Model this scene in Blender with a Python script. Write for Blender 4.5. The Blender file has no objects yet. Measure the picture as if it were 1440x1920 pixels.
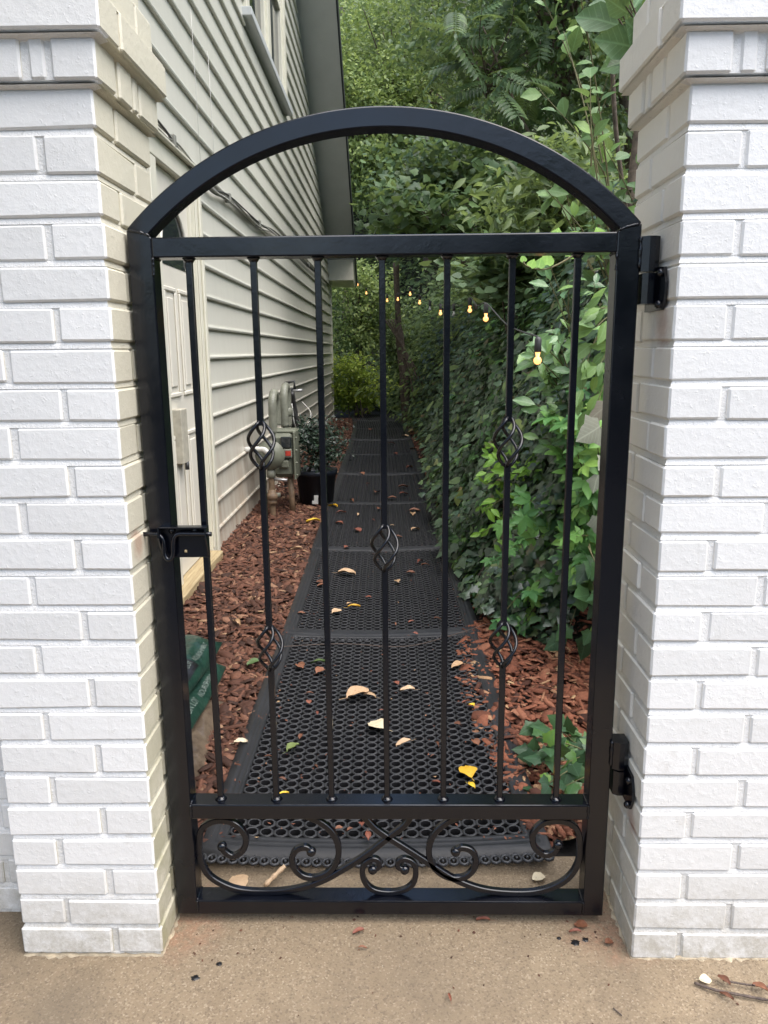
import bpy, math, random
import numpy as np
from mathutils import Vector, Matrix

rng = np.random.default_rng(11)
random.seed(7)
scene = bpy.context.scene
COL = scene.collection

# ---------------------------------------------------------------- camera
CAM = Vector((0.0029, -1.3897, 1.1857))
YAW, PIT, ROL, FPX = -0.0198, 0.2077, -0.0097, 1422.56
_F = Vector((math.sin(YAW) * math.cos(PIT), math.cos(YAW) * math.cos(PIT), -math.sin(PIT)))
_R = Vector((math.cos(YAW), -math.sin(YAW), 0))
_U = _R.cross(_F)
_R2 = _R * math.cos(ROL) + _U * math.sin(ROL)
_U2 = -_R * math.sin(ROL) + _U * math.cos(ROL)
cam_data = bpy.data.cameras.new('camera')
cam = bpy.data.objects.new('camera', cam_data)
COL.objects.link(cam)
cam_data.sensor_fit = 'HORIZONTAL'
cam_data.sensor_width = 36.0
cam_data.lens = FPX / 1440 * 36.0
cam_data.clip_start = 0.02
cam_data.clip_end = 400
mw = Matrix((_R2, _U2, -_F)).transposed().to_4x4()
mw.translation = CAM
cam.matrix_world = mw
scene.camera = cam

# ---------------------------------------------------------------- light
SUN_EL, SUN_AZ = math.radians(64), math.radians(128)      # azimuth clockwise from +y
world = bpy.data.worlds.new('World')
scene.world = world
world.use_nodes = True
wn = world.node_tree
sky = wn.nodes.new('ShaderNodeTexSky')
sky.sky_type = 'NISHITA'
sky.sun_disc = False
sky.sun_elevation = SUN_EL
sky.sun_rotation = SUN_AZ
sky.air_density = 1.0
sky.dust_density = 2.5
bg = wn.nodes['Background']
bg.inputs[1].default_value = 0.085
wn.links.new(sky.outputs[0], bg.inputs[0])
sun_d = bpy.data.lights.new('sun', 'SUN')
sun_d.energy = 1.5
sun_d.angle = math.radians(75)
sun_d.color = (1.0, 0.97, 0.93)
sun = bpy.data.objects.new('sun', sun_d)
COL.objects.link(sun)
sd = Vector((math.sin(SUN_AZ) * math.cos(SUN_EL), math.cos(SUN_AZ) * math.cos(SUN_EL), math.sin(SUN_EL)))
sun.rotation_euler = sd.to_track_quat('Z', 'Y').to_euler()
sun.location = (0, 0, 20)
vs = scene.view_settings
vs.view_transform = 'Standard'
vs.look = 'None'
vs.exposure = 1.98
vs.gamma = 1.0
vs.use_curve_mapping = False

# ---------------------------------------------------------------- helpers
def tag(o, label=None, cat=None, group=None, kind=None):
    if label: o['label'] = label
    if cat: o['category'] = cat
    if group: o['group'] = group
    if kind: o['kind'] = kind
    return o

def empty(name, loc=(0, 0, 0), label=None, cat=None, group=None, rz=0.0):
    o = bpy.data.objects.new(name, None)
    o.empty_display_size = 0.1
    COL.objects.link(o)
    o.location = loc
    o.rotation_euler = (0, 0, rz)
    return tag(o, label, cat, group)

def world_loc(o):
    v = Vector((0, 0, 0))
    while o is not None:
        v += o.location
        o = o.parent
    return v

def link(name, me, parent=None, loc=None):
    o = bpy.data.objects.new(name, me)
    COL.objects.link(o)
    if parent: o.parent = parent
    if loc is not None: o.location = loc
    return o

def mesh_np(name, V, T, mat=None, smooth=False):
    """triangle/quad mesh from numpy arrays, fast"""
    V = np.asarray(V, dtype=np.float32)
    T = np.asarray(T, dtype=np.int32)
    me = bpy.data.meshes.new(name)
    n, k = T.shape
    me.vertices.add(len(V))
    me.vertices.foreach_set('co', V.ravel())
    me.loops.add(n * k)
    me.loops.foreach_set('vertex_index', T.ravel())
    me.polygons.add(n)
    me.polygons.foreach_set('loop_start', np.arange(0, n * k, k, dtype=np.int32))
    me.polygons.foreach_set('loop_total', np.full(n, k, dtype=np.int32))
    if smooth:
        me.polygons.foreach_set('use_smooth', np.ones(n, dtype=bool))
    me.update(calc_edges=True)
    if mat: me.materials.append(mat)
    return me

class MB:
    """collects shapes (in world coordinates) and links them as one mesh object"""
    def __init__(s):
        s.v, s.f, s.sm = [], [], []
    def add(s, vs_, fs_, smooth=False):
        b = len(s.v)
        s.v += [tuple(p) for p in vs_]
        s.f += [tuple(i + b for i in f) for f in fs_]
        s.sm += [smooth] * len(fs_)
        return s
    def box(s, x0, x1, y0, y1, z0, z1, bev=0.0, M=None, jit=0.0):
        lo = np.array([min(x0, x1), min(y0, y1), min(z0, z1)])
        hi = np.array([max(x0, x1), max(y0, y1), max(z0, z1)])
        bev = min(bev, 0.45 * float((hi - lo).min()))
        if bev <= 0:
            P = [((lo, hi)[i][0], (lo, hi)[j][1], (lo, hi)[k][2]) for k in (0, 1) for j in (0, 1) for i in (0, 1)]
            F = [(0, 2, 3, 1), (4, 5, 7, 6), (0, 1, 5, 4), (2, 6, 7, 3), (0, 4, 6, 2), (1, 3, 7, 5)]
        else:
            P, idx = [], {}
            for k in (0, 1):
                for j in (0, 1):
                    for i in (0, 1):
                        c = np.array([(lo, hi)[i][0], (lo, hi)[j][1], (lo, hi)[k][2]])
                        sg = np.array([1 - 2 * i, 1 - 2 * j, 1 - 2 * k])
                        dj = np.array([random.uniform(-jit, jit) for _ in range(3)]) if jit else 0
                        for a in range(3):
                            q = c + sg * bev + dj
                            q[a] = c[a] + (dj[a] if jit else 0)
                            idx[(i, j, k, a)] = len(P)
                            P.append(tuple(q))
            F = []
            I = idx
            for e in (0, 1):
                q = [(e, 0, 0), (e, 1, 0), (e, 1, 1), (e, 0, 1)]
                F.append([I[c + (0,)] for c in (q if e else q[::-1])])
                q = [(0, e, 0), (0, e, 1), (1, e, 1), (1, e, 0)]
                F.append([I[c + (1,)] for c in (q if e else q[::-1])])
                q = [(0, 0, e), (1, 0, e), (1, 1, e), (0, 1, e)]
                F.append([I[c + (2,)] for c in (q if e else q[::-1])])
            for a in range(3):
                b, d = [t for t in range(3) if t != a]
                for eb in (0, 1):
                    for ed in (0, 1):
                        c0, c1 = [0, 0, 0], [0, 0, 0]
                        c0[b] = c1[b] = eb; c0[d] = c1[d] = ed; c1[a] = 1
                        F.append([I[tuple(c0) + (b,)], I[tuple(c1) + (b,)], I[tuple(c1) + (d,)], I[tuple(c0) + (d,)]])
            for k in (0, 1):
                for j in (0, 1):
                    for i in (0, 1):
                        F.append([I[(i, j, k, 0)], I[(i, j, k, 1)], I[(i, j, k, 2)]])
            ctr = (lo + hi) / 2
            PA = np.array(P)
            G = []
            for f in F:
                pts = PA[list(f)]
                nn = np.cross(pts[1] - pts[0], pts[2] - pts[0])
                G.append(f if np.dot(nn, pts.mean(0) - ctr) >= 0 else f[::-1])
            F = G
        if M is not None: P = [tuple(M @ Vector(p)) for p in P]
        return s.add(P, F)
    def tube(s, pts, r, n=8, cap=True, smooth=True, square=False, closed=False):
        pts = [Vector(p) for p in pts]
        rs = r if isinstance(r, (list, tuple)) else [r] * len(pts)
        N = len(pts)
        V, Fs = [], []
        up = None
        for i, p in enumerate(pts):
            t = (pts[(i + 1) % N] - pts[i - 1]) if closed else (pts[min(i + 1, N - 1)] - pts[max(i - 1, 0)])
            if t.length < 1e-9: t = Vector((0, 0, 1))
            t.normalize()
            if up is None:
                up = Vector((0, 1, 0)) if abs(t.y) < 0.9 else Vector((0, 0, 1))
            a = up - t * up.dot(t)
            a.normalize()
            up = a
            b = t.cross(a)
            for k in range(n):
                ang = 2 * math.pi * (k + (0.5 if square else 0)) / n
                V.append(p + (a * math.cos(ang) + b * math.sin(ang)) * rs[i])
        for i in range(N if closed else N - 1):
            for k in range(n):
                i2 = (i + 1) % N
                Fs.append((i * n + k, i * n + (k + 1) % n, i2 * n + (k + 1) % n, i2 * n + k))
        if cap and not closed:
            Fs.append(tuple(range(n))[::-1])
            Fs.append(tuple((N - 1) * n + k for k in range(n)))
        return s.add(V, Fs, smooth and not square)
    def strip(s, pts, w, d, y):
        """rectangular bar swept in the xz plane: w in plane, d in depth, centred at y"""
        P = [Vector((p[0], 0, p[1])) for p in pts]
        N = len(P)
        V, Fs = [], []
        for i, p in enumerate(P):
            t = P[min(i + 1, N - 1)] - P[max(i - 1, 0)]
            t.normalize()
            nrm = Vector((-t.z, 0, t.x))
            ww = w[i] if isinstance(w, (list, tuple)) else w
            c = min(ww, d) * 0.12
            for (a, b) in ((-ww / 2, -d / 2 + c), (-ww / 2 + c, -d / 2), (ww / 2 - c, -d / 2), (ww / 2, -d / 2 + c),
                           (ww / 2, d / 2 - c), (ww / 2 - c, d / 2), (-ww / 2 + c, d / 2), (-ww / 2, d / 2 - c)):
                V.append((p.x + nrm.x * a, y + b, p.z + nrm.z * a))
        n = 8
        for i in range(N - 1):
            for k in range(n):
                Fs.append((i * n + k, (i + 1) * n + k, (i + 1) * n + (k + 1) % n, i * n + (k + 1) % n))
        Fs.append(tuple(range(n)))
        Fs.append(tuple((N - 1) * n + k for k in range(n))[::-1])
        return s.add(V, Fs)
    def lathe(s, prof, origin, axis='z', n=16):
        o = Vector(origin)
        V, Fs = [], []
        for (r, h) in prof:
            for k in range(n):
                a = 2 * math.pi * k / n
                c, d = r * math.cos(a), r * math.sin(a)
                V.append(o + (Vector((c, d, h)) if axis == 'z' else Vector((h, c, d)) if axis == 'x' else Vector((d, h, c))))
        for i in range(len(prof) - 1):
            for k in range(n):
                Fs.append((i * n + k, i * n + (k + 1) % n, (i + 1) * n + (k + 1) % n, (i + 1) * n + k))
        Fs.append(tuple(range(n))[::-1])
        Fs.append(tuple((len(prof) - 1) * n + k for k in range(n)))
        return s.add(V, Fs, True)
    def prism(s, outline, axis, a0, a1):
        """closed 2-D outline extruded along an axis ('x': outline is (y,z); 'y': (x,z); 'z': (x,y))"""
        def pt(p, a):
            return (a, p[0], p[1]) if axis == 'x' else (p[0], a, p[1]) if axis == 'y' else (p[0], p[1], a)
        n = len(outline)
        V = [pt(p, a0) for p in outline] + [pt(p, a1) for p in outline]
        Fs = [tuple(range(n))[::-1], tuple(range(n, 2 * n))]
        Fs += [(k, (k + 1) % n, n + (k + 1) % n, n + k) for k in range(n)]
        return s.add(V, Fs)
    def mesh(s, name, mat, offset=None):
        me = bpy.data.meshes.new(name)
        V = s.v
        if offset is not None:
            V = [(p[0] - offset[0], p[1] - offset[1], p[2] - offset[2]) for p in V]
        me.from_pydata(V, [], s.f)
        me.polygons.foreach_set('use_smooth', np.array(s.sm, dtype=bool))
        me.update()
        import bmesh
        bm = bmesh.new(); bm.from_mesh(me)
        bmesh.ops.recalc_face_normals(bm, faces=bm.faces)
        bm.to_mesh(me); bm.free()
        if mat: me.materials.append(mat)
        return me
    def build(s, name, mat, parent=None):
        A = np.array(s.v)
        c = Vector((A.min(0) + A.max(0)) / 2)
        if parent is None: c.z = float(A[:, 2].min())
        o = link(name, s.mesh(name, mat, c), parent)
        o.location = c - (world_loc(parent) if parent else Vector((0, 0, 0)))
        return o

def spline(pts, k=6):
    P = [Vector(p) for p in pts]
    out = []
    for i in range(len(P) - 1):
        p0, p1, p2, p3 = P[max(i - 1, 0)], P[i], P[i + 1], P[min(i + 2, len(P) - 1)]
        for j in range(k):
            t = j / k
            out.append(0.5 * ((2 * p1) + (p2 - p0) * t + (2 * p0 - 5 * p1 + 4 * p2 - p3) * t * t + (3 * p1 - p0 - 3 * p2 + p3) * t ** 3))
    out.append(P[-1])
    return out

# ---------------------------------------------------------------- materials
class NT:
    def __init__(s, name):
        s.m = bpy.data.materials.new(name)
        s.m.use_nodes = True
        s.t = s.m.node_tree
        s.b = s.t.nodes['Principled BSDF']
    def n(s, kind, **kw):
        nd = s.t.nodes.new('ShaderNode' + kind)
        for k, v in kw.items():
            if hasattr(nd, k): setattr(nd, k, v)
        return nd
    def l(s, a, b): s.t.links.new(a, b)
    def noise(s, scale, detail=4, rough=0.6, vec=None, dim=None):
        nd = s.n('TexNoise')
        nd.inputs['Scale'].default_value = scale
        nd.inputs['Detail'].default_value = detail
        nd.inputs['Roughness'].default_value = rough
        if vec is not None: s.l(vec, nd.inputs['Vector'])
        return nd.outputs['Fac']
    def pos(s): return s.n('NewGeometry').outputs['Position']
    def ramp(s, fac, stops):
        r = s.n('ValToRGB')
        e = r.color_ramp.elements
        while len(e) < len(stops): e.new(0.5)
        for i, (p, c) in enumerate(stops):
            e[i].position = p
            e[i].color = tuple(c) + (1,) if len(c) == 3 else c
        s.l(fac, r.inputs[0])
        return r.outputs[0]
    def mix(s, fac, a, b, mode='MIX'):
        m = s.n('Mix')
        m.data_type = 'RGBA'
        m.blend_type = mode
        for inp, v in ((m.inputs[0], fac), (m.inputs[6], a), (m.inputs[7], b)):
            if hasattr(v, 'is_linked'): s.l(v, inp)
            elif isinstance(v, (int, float)): inp.default_value = v
            else: inp.default_value = tuple(v) + (1,)
        return m.outputs[2]
    def math(s, op, a, b=None, clamp=False):
        m = s.n('Math')
        m.operation = op
        m.use_clamp = clamp
        for inp, v in ((m.inputs[0], a), (m.inputs[1], b)):
            if v is None: continue
            if hasattr(v, 'is_linked'): s.l(v, inp)
            else: inp.default_value = v
        return m.outputs[0]
    def maprange(s, v, a, b, c=0.0, d=1.0):
        m = s.n('MapRange')
        s.l(v, m.inputs[0])
        for i, x in enumerate((a, b, c, d)): m.inputs[1 + i].default_value = x
        return m.outputs[0]
    def bump(s, h, strength=0.3, dist=0.01, normal=None):
        b = s.n('Bump')
        b.inputs['Strength'].default_value = strength
        b.inputs['Distance'].default_value = dist
        s.l(h, b.inputs['Height'])
        if normal is not None: s.l(normal, b.inputs['Normal'])
        return b.outputs[0]
    def out(s, color=None, rough=None, metal=None, normal=None, spec=None):
        for key, v in (('Base Color', color), ('Roughness', rough), ('Metallic', metal), ('Normal', normal), ('Specular IOR Level', spec)):
            if v is None: continue
            inp = s.b.inputs[key]
            if hasattr(v, 'is_linked'): s.l(v, inp)
            elif isinstance(v, (int, float)): inp.default_value = v
            else: inp.default_value = tuple(v) + (1,)
        return s.m

def simple(name, color, rough=0.5, metal=0.0, var=0.15, scale=20, bump=0.0, bscale=150, spec=None):
    t = NT(name)
    p = t.pos()
    f = t.noise(scale, 4, 0.6, p)
    c0 = [max(0, x * (1 - var)) for x in color]
    c1 = [min(1, x * (1 + var)) for x in color]
    c = t.ramp(f, [(0.3, c0), (0.7, c1)])
    nrm = t.bump(t.noise(bscale, 3, 0.6, p), bump, 0.004) if bump else None
    return t.out(c, rough, metal, nrm, spec)

def painted_brick(name, mortar=False):
    t = NT(name)
    g = t.n('NewGeometry')
    p = g.outputs['Position']
    sp = t.n('SeparateXYZ'); t.l(p, sp.inputs[0])
    sn = t.n('SeparateXYZ'); t.l(g.outputs['True Normal'], sn.inputs[0])
    big = t.noise(5, 5, 0.65, p)
    fine = t.noise(60, 5, 0.7, p)
    rnd = t.n('ObjectInfo').outputs['Random']
    base = t.mix(rnd, (0.685, 0.68, 0.66), (0.765, 0.76, 0.74)) if not mortar else t.mix(big, (0.73, 0.725, 0.705), (0.79, 0.785, 0.765))
    # cream on the gateway faces; left darkened for shade, right lifted for light
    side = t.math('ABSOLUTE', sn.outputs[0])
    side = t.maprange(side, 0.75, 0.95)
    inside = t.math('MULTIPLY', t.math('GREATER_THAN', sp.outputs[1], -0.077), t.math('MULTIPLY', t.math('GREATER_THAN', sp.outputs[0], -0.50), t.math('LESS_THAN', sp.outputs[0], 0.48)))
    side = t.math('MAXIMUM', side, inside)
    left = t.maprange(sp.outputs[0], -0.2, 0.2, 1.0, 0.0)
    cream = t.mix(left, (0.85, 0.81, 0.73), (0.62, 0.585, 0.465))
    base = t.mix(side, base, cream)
    # grey brush marks and grime
    grime = t.maprange(t.noise(16, 6, 0.75, p), 0.58, 0.75)
    grime = t.math('MULTIPLY', grime, t.maprange(sp.outputs[2], 0.0, 0.9, 0.6, 0.14))
    base = t.mix(grime, base, (0.42, 0.39, 0.33))
    # dirt splashed up from the paving, greenish in the gateway
    low = t.maprange(t.math('ADD', sp.outputs[2], t.math('MULTIPLY', t.math('SUBTRACT', fine, 0.5), 0.12)), 0.0, 0.22, 1.0, 0.0)
    low = t.math('MULTIPLY', low, t.maprange(t.noise(28, 6, 0.8, p), 0.30, 0.62))
    base = t.mix(t.math('MULTIPLY', low, 0.85), base, (0.36, 0.33, 0.26))
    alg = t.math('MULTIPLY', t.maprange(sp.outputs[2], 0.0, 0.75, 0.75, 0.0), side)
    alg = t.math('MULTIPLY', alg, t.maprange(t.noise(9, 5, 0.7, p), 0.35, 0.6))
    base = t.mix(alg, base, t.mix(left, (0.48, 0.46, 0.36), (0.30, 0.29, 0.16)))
    mps = t.n('Mapping'); mps.inputs['Scale'].default_value = (38, 38, 2.2); t.l(p, mps.inputs['Vector'])
    drip = t.maprange(t.noise(1.0, 5, 0.7, mps.outputs[0]), 0.60, 0.78)
    base = t.mix(t.math('MULTIPLY', drip, 0.30), base, (0.50, 0.48, 0.42))
    if mortar:
        spots = t.maprange(t.noise(90, 3, 0.7, p), 0.62, 0.72)
        base = t.mix(t.math('MULTIPLY', spots, 0.4), base, (0.33, 0.32, 0.27))
    else:
        chips = t.maprange(t.noise(45, 4, 0.8, p), 0.70, 0.73)
        base = t.mix(t.math('MULTIPLY', chips, 0.5), base, (0.46, 0.42, 0.36))
    # rust bleeding from hinge plates and latch hole
    rust = None
    for (x, y, z, r) in ((0.46, -0.03, 1.225, 0.045), (0.46, -0.035, 0.27, 0.035), (-0.477, -0.045, 0.845, 0.035)):
        vm = t.n('VectorMath'); vm.operation = 'DISTANCE'
        t.l(p, vm.inputs[0]); vm.inputs[1].default_value = (x, y, z)
        k = t.maprange(t.math('ADD', vm.outputs['Value'], t.math('MULTIPLY', t.math('SUBTRACT', fine, 0.5), 0.03)), r * 0.3, r, 1.0, 0.0)
        rust = k if rust is None else t.math('MAXIMUM', rust, k)
    base = t.mix(t.math('MULTIPLY', rust, 0.7 if mortar else 0.45), base, (0.32, 0.10, 0.04))
    if mortar:
        h = t.math('ADD', t.noise(240, 4, 0.75, p), t.math('MULTIPLY', fine, 0.8))
        nrm = t.bump(h, 0.55, 0.004)
    else:
        blob = t.math('POWER', t.noise(70, 3, 0.55, p), 3.0)
        wear = t.noise(22, 5, 0.75, p)
        h = t.math('ADD', t.math('ADD', t.math('MULTIPLY', t.noise(320, 4, 0.7, p), 0.5), t.math('MULTIPLY', blob, 1.6)), t.math('ADD', t.math('MULTIPLY', wear, 0.15), t.math('MULTIPLY', t.maprange(t.noise(120, 2, 0.5, p), 0.66, 0.72), 0.5)))
        nrm = t.bump(h, 0.26, 0.004)
    return t.out(base, 0.5 if not mortar else 0.75, None, nrm)

M = {}
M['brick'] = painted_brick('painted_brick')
M['mortar'] = painted_brick('painted_mortar', True)
M['lip'] = simple('dirty_old_mortar', (0.36, 0.30, 0.21), 0.9, 0, 0.4, 45, 0.6, 150)

def black_paint():
    t = NT('black_gloss_paint')
    p = t.pos()
    f = t.noise(6, 4, 0.6, p)
    dust = t.maprange(t.noise(40, 6, 0.8, p), 0.55, 0.8)
    c = t.mix(t.math('MULTIPLY', dust, 0.10), (0.0022, 0.0029, 0.0058), (0.03, 0.03, 0.032))  # blue in the base imitates sky sheen on the black
    orange_peel = t.noise(170, 3, 0.6, p)
    wav = t.noise(28, 3, 0.5, p)
    nrm = t.bump(t.math('ADD', t.math('MULTIPLY', orange_peel, 0.3), wav), 0.16, 0.003)
    r = t.maprange(f, 0.3, 0.7, 0.14, 0.30)
    return t.out(c, r, None, nrm, 0.55)
M['black'] = black_paint()

def concrete():
    t = NT('exposed_concrete')
    p = t.pos()
    sp = t.n('SeparateXYZ'); t.l(p, sp.inputs[0])
    big = t.noise(2.2, 6, 0.6, p)
    mid = t.noise(14, 6, 0.7, p)
    c = t.ramp(big, [(0.25, (0.17, 0.124, 0.075)), (0.5, (0.228, 0.169, 0.104)), (0.75, (0.285, 0.218, 0.139))])
    c = t.mix(0.6, c, t.ramp(mid, [(0.25, (0.17, 0.124, 0.076)), (0.75, (0.285, 0.22, 0.141))]))
    v = t.n('TexVoronoi'); v.feature = 'F1'; v.inputs['Scale'].default_value = 290
    t.l(p, v.inputs['Vector'])
    grains = t.n('SeparateColor'); t.l(v.outputs['Color'], grains.inputs[0])
    c = t.mix(t.maprange(grains.outputs[0], 0.80, 0.95, 0, 0.5), c, (0.42, 0.34, 0.24))
    c = t.mix(t.maprange(grains.outputs[1], 0.66, 0.95, 0, 0.6), c, (0.085, 0.055, 0.035))
    fine = t.noise(480, 4, 0.8, p)
    c = t.mix(t.maprange(fine, 0.35, 0.75, 0, 0.3), c, (0.42, 0.34, 0.24))
    w2 = t.n('TexVoronoi'); w2.inputs['Scale'].default_value = 60; t.l(p, w2.inputs['Vector'])
    g2 = t.n('SeparateColor'); t.l(w2.outputs['Color'], g2.inputs[0])
    peb = t.math('MULTIPLY', t.maprange(w2.outputs['Distance'], 0.05, 0.09, 1, 0), t.maprange(g2.outputs[0], 0.93, 0.95))
    c = t.mix(t.math('MULTIPLY', peb, 0.5), c, (0.66, 0.61, 0.52))
    # damp darker patches
    damp = t.maprange(t.noise(1.6, 5, 0.65, p), 0.5, 0.68)
    c = t.mix(t.math('MULTIPLY', damp, 0.55), c, (0.125, 0.095, 0.065))
    # old mortar washed out round the pillar feet, red at the inner corners
    red = None
    for (x, y, r) in ((-0.455, -0.02, 0.10), (0.435, -0.02, 0.11), (-0.44, 0.07, 0.07), (0.43, 0.08, 0.07)):
        vm = t.n('VectorMath'); vm.operation = 'DISTANCE'
        t.l(p, vm.inputs[0]); vm.inputs[1].default_value = (x, y, 0)
        k = t.maprange(t.math('ADD', vm.outputs['Value'], t.math('MULTIPLY', t.math('SUBTRACT', mid, 0.5), 0.12)), 0.02, r, 1.0, 0.0)
        red = k if red is None else t.math('MAXIMUM', red, k)
    red = t.math('MULTIPLY', red, t.maprange(t.noise(34, 6, 0.8, p), 0.38, 0.66))
    c = t.mix(t.math('MULTIPLY', red, 0.6), c, (0.40, 0.19, 0.115))
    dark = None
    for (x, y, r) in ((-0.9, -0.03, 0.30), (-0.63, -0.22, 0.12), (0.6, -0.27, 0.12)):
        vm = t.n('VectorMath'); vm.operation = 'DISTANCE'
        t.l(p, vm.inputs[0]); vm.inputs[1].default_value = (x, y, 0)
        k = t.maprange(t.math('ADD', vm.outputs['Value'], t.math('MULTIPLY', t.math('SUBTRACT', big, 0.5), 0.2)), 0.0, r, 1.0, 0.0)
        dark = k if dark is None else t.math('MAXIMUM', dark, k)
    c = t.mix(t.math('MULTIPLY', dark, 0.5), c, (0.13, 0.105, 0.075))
    h = t.math('ADD', t.math('MULTIPLY', v.outputs['Distance'], 0.6), fine)
    return t.out(c, 0.85, None, t.bump(h, 0.55, 0.004))
M['concrete'] = concrete()

def soil():
    t = NT('dark_soil')
    p = t.pos()
    c = t.ramp(t.noise(30, 6, 0.7, p), [(0.3, (0.018, 0.012, 0.008)), (0.7, (0.07, 0.042, 0.025))])
    return t.out(c, 0.95, None, t.bump(t.noise(60, 6, 0.7, p), 0.8, 0.03))
M['soil'] = soil()
M['soil_dark'] = simple('shade_darkened_soil', (0.007, 0.0055, 0.0045), 0.95, 0, 0.4, 40, 0.6, 90)  # bed soil darkened so the mat holes look shaded

def hill_soil():
    t = NT('hillside_litter')
    p = t.pos()
    c = t.ramp(t.noise(14, 6, 0.75, p), [(0.3, (0.010, 0.012, 0.006)), (0.55, (0.03, 0.035, 0.015)), (0.8, (0.06, 0.045, 0.025))])
    return t.out(c, 0.95, None, t.bump(t.noise(12, 6, 0.7, p), 1.0, 0.12))
M['hill'] = hill_soil()

def island(name, stops, rough=0.8, transl=0.0, bump=0.3, bscale=120, objrand=False, spec=0.4, mottle=0.25, tcol=None, vein=0.45):
    t = NT(name)
    g = t.n('NewGeometry')
    r = t.n('ObjectInfo').outputs['Random'] if objrand else g.outputs['Random Per Island']
    c = t.ramp(r, stops)
    nz = t.noise(bscale, 4, 0.7, g.outputs['Position'])
    c = t.mix(t.maprange(nz, 0.35, 0.75, 0, mottle), c, tuple(0.45 * x for x in stops[0][1]))
    big = t.noise(1.3, 3, 0.6, g.outputs['Position'])
    if objrand:
        ob = t.n('TexCoord').outputs['Object']
        so = t.n('SeparateXYZ'); t.l(ob, so.inputs[0])
        ax = t.math('ABSOLUTE', so.outputs[0])
        mid = t.maprange(ax, 0.008, 0.03, 1.0, 0.0)
        ph = t.math('SINE', t.math('MULTIPLY', t.math('SUBTRACT', so.outputs[1], t.math('MULTIPLY', ax, 0.9)), 42.0))
        lat = t.math('MULTIPLY', t.maprange(ph, 0.80, 1.0), 0.55)
        c = t.mix(t.math('MULTIPLY', t.math('MAXIMUM', mid, lat), vein), c, tuple(min(1, 1.9 * x + .04) for x in stops[1][1]))
    if transl:
        c = t.mix(t.maprange(big, 0.35, 0.65, 0, 0.35), c, stops[min(2, len(stops) - 1)][1])
    nrm = t.bump(nz, bump, 0.003) if bump else None
    m = t.out(c, rough, None, nrm, spec)
    if transl:
        tr = t.n('BsdfTranslucent')
        hsv = t.mix(0.5, c, tcol or (0.30, 0.38, 0.09))
        t.l(hsv, tr.inputs['Color'])
        mx = t.n('MixShader')
        mx.inputs[0].default_value = transl
        t.l(t.b.outputs[0], mx.inputs[1]); t.l(tr.outputs[0], mx.inputs[2])
        t.l(mx.outputs[0], t.t.nodes['Material Output'].inputs['Surface'])
    return m

M['mulch'] = island('bark_mulch', [(0.0, (0.05, 0.020, 0.013)), (0.3, (0.15, 0.050, 0.026)), (0.65, (0.24, 0.085, 0.045)), (0.88, (0.29, 0.12, 0.068)), (0.96, (0.36, 0.20, 0.11)), (1.0, (0.48, 0.32, 0.17))], 0.85, bump=0.6, mottle=0.45)
M['mulch_shaded'] = island('shaded_bark_mulch', [(0.0, (0.035, 0.016, 0.010)), (0.4, (0.085, 0.034, 0.020)), (0.8, (0.15, 0.062, 0.036)), (0.95, (0.23, 0.115, 0.07)), (1.0, (0.33, 0.21, 0.12))], 0.8, bump=0.5)  # darker copy of the bark mulch: left bed's shade in the colour
M['ivy'] = island('ivy_leaf', [(0.0, (0.0159, 0.0356, 0.0198)), (0.5, (0.0344, 0.0688, 0.0356)), (0.85, (0.0661, 0.1217, 0.0555)), (0.97, (0.1323, 0.2116, 0.0661)), (1.0, (0.1984, 0.119, 0.0529))], 0.30, 0.10, spec=0.7, tcol=(0.10, 0.16, 0.03))
M['ivy_near'] = island('near_ivy_leaf', [(0.0, (0.0161, 0.0483, 0.0299)), (0.6, (0.0345, 0.0862, 0.046)), (0.88, (0.0805, 0.1725, 0.0403)), (1.0, (0.1725, 0.322, 0.0345))], 0.36, 0.2, objrand=True)
M['creeper'] = island('creeper_leaf', [(0.0, (0.054, 0.174, 0.072)), (0.45, (0.108, 0.282, 0.09)), (0.8, (0.204, 0.42, 0.096)), (1.0, (0.36, 0.564, 0.108))], 0.40, 0.3, objrand=True, vein=0.0)
M['laurel'] = island('laurel_leaf', [(0.0, (0.0751, 0.1667, 0.0834)), (0.6, (0.1417, 0.2668, 0.125)), (1.0, (0.2835, 0.4669, 0.1334))], 0.25, 0.22, objrand=True, spec=0.6)
M['broad'] = island('broad_tree_leaf', [(0.0, (0.0675, 0.135, 0.0607)), (0.6, (0.1283, 0.2295, 0.1013)), (1.0, (0.2295, 0.378, 0.081))], 0.42, 0.3, objrand=True)
M['bank_creeper'] = island('bank_creeper_leaf', [(0.0, (0.052, 0.143, 0.065)), (0.6, (0.104, 0.234, 0.091)), (1.0, (0.221, 0.39, 0.104))], 0.42, 0.3)
M['lime'] = island('lime_vine_leaf', [(0.0, (0.135, 0.3105, 0.0405)), (1.0, (0.243, 0.459, 0.054))], 0.4, 0.35, objrand=True)
M['dusty'] = island('dusty_vine_leaf', [(0.0, (0.13, 0.15, 0.11)), (0.6, (0.18, 0.20, 0.15)), (1.0, (0.22, 0.18, 0.14))], 0.6, 0.15, objrand=True)
M['tree_dark'] = island('dark_tree_leaf', [(0.0, (0.0394, 0.0753, 0.0394)), (0.6, (0.0806, 0.1469, 0.0681)), (1.0, (0.1523, 0.2419, 0.0896))], 0.42, 0.38)
M['tree_mid'] = island('mid_tree_leaf', [(0.0, (0.0653, 0.1044, 0.0493)), (0.5, (0.1232, 0.1812, 0.0798)), (1.0, (0.2248, 0.3045, 0.116))], 0.45, 0.48)
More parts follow.
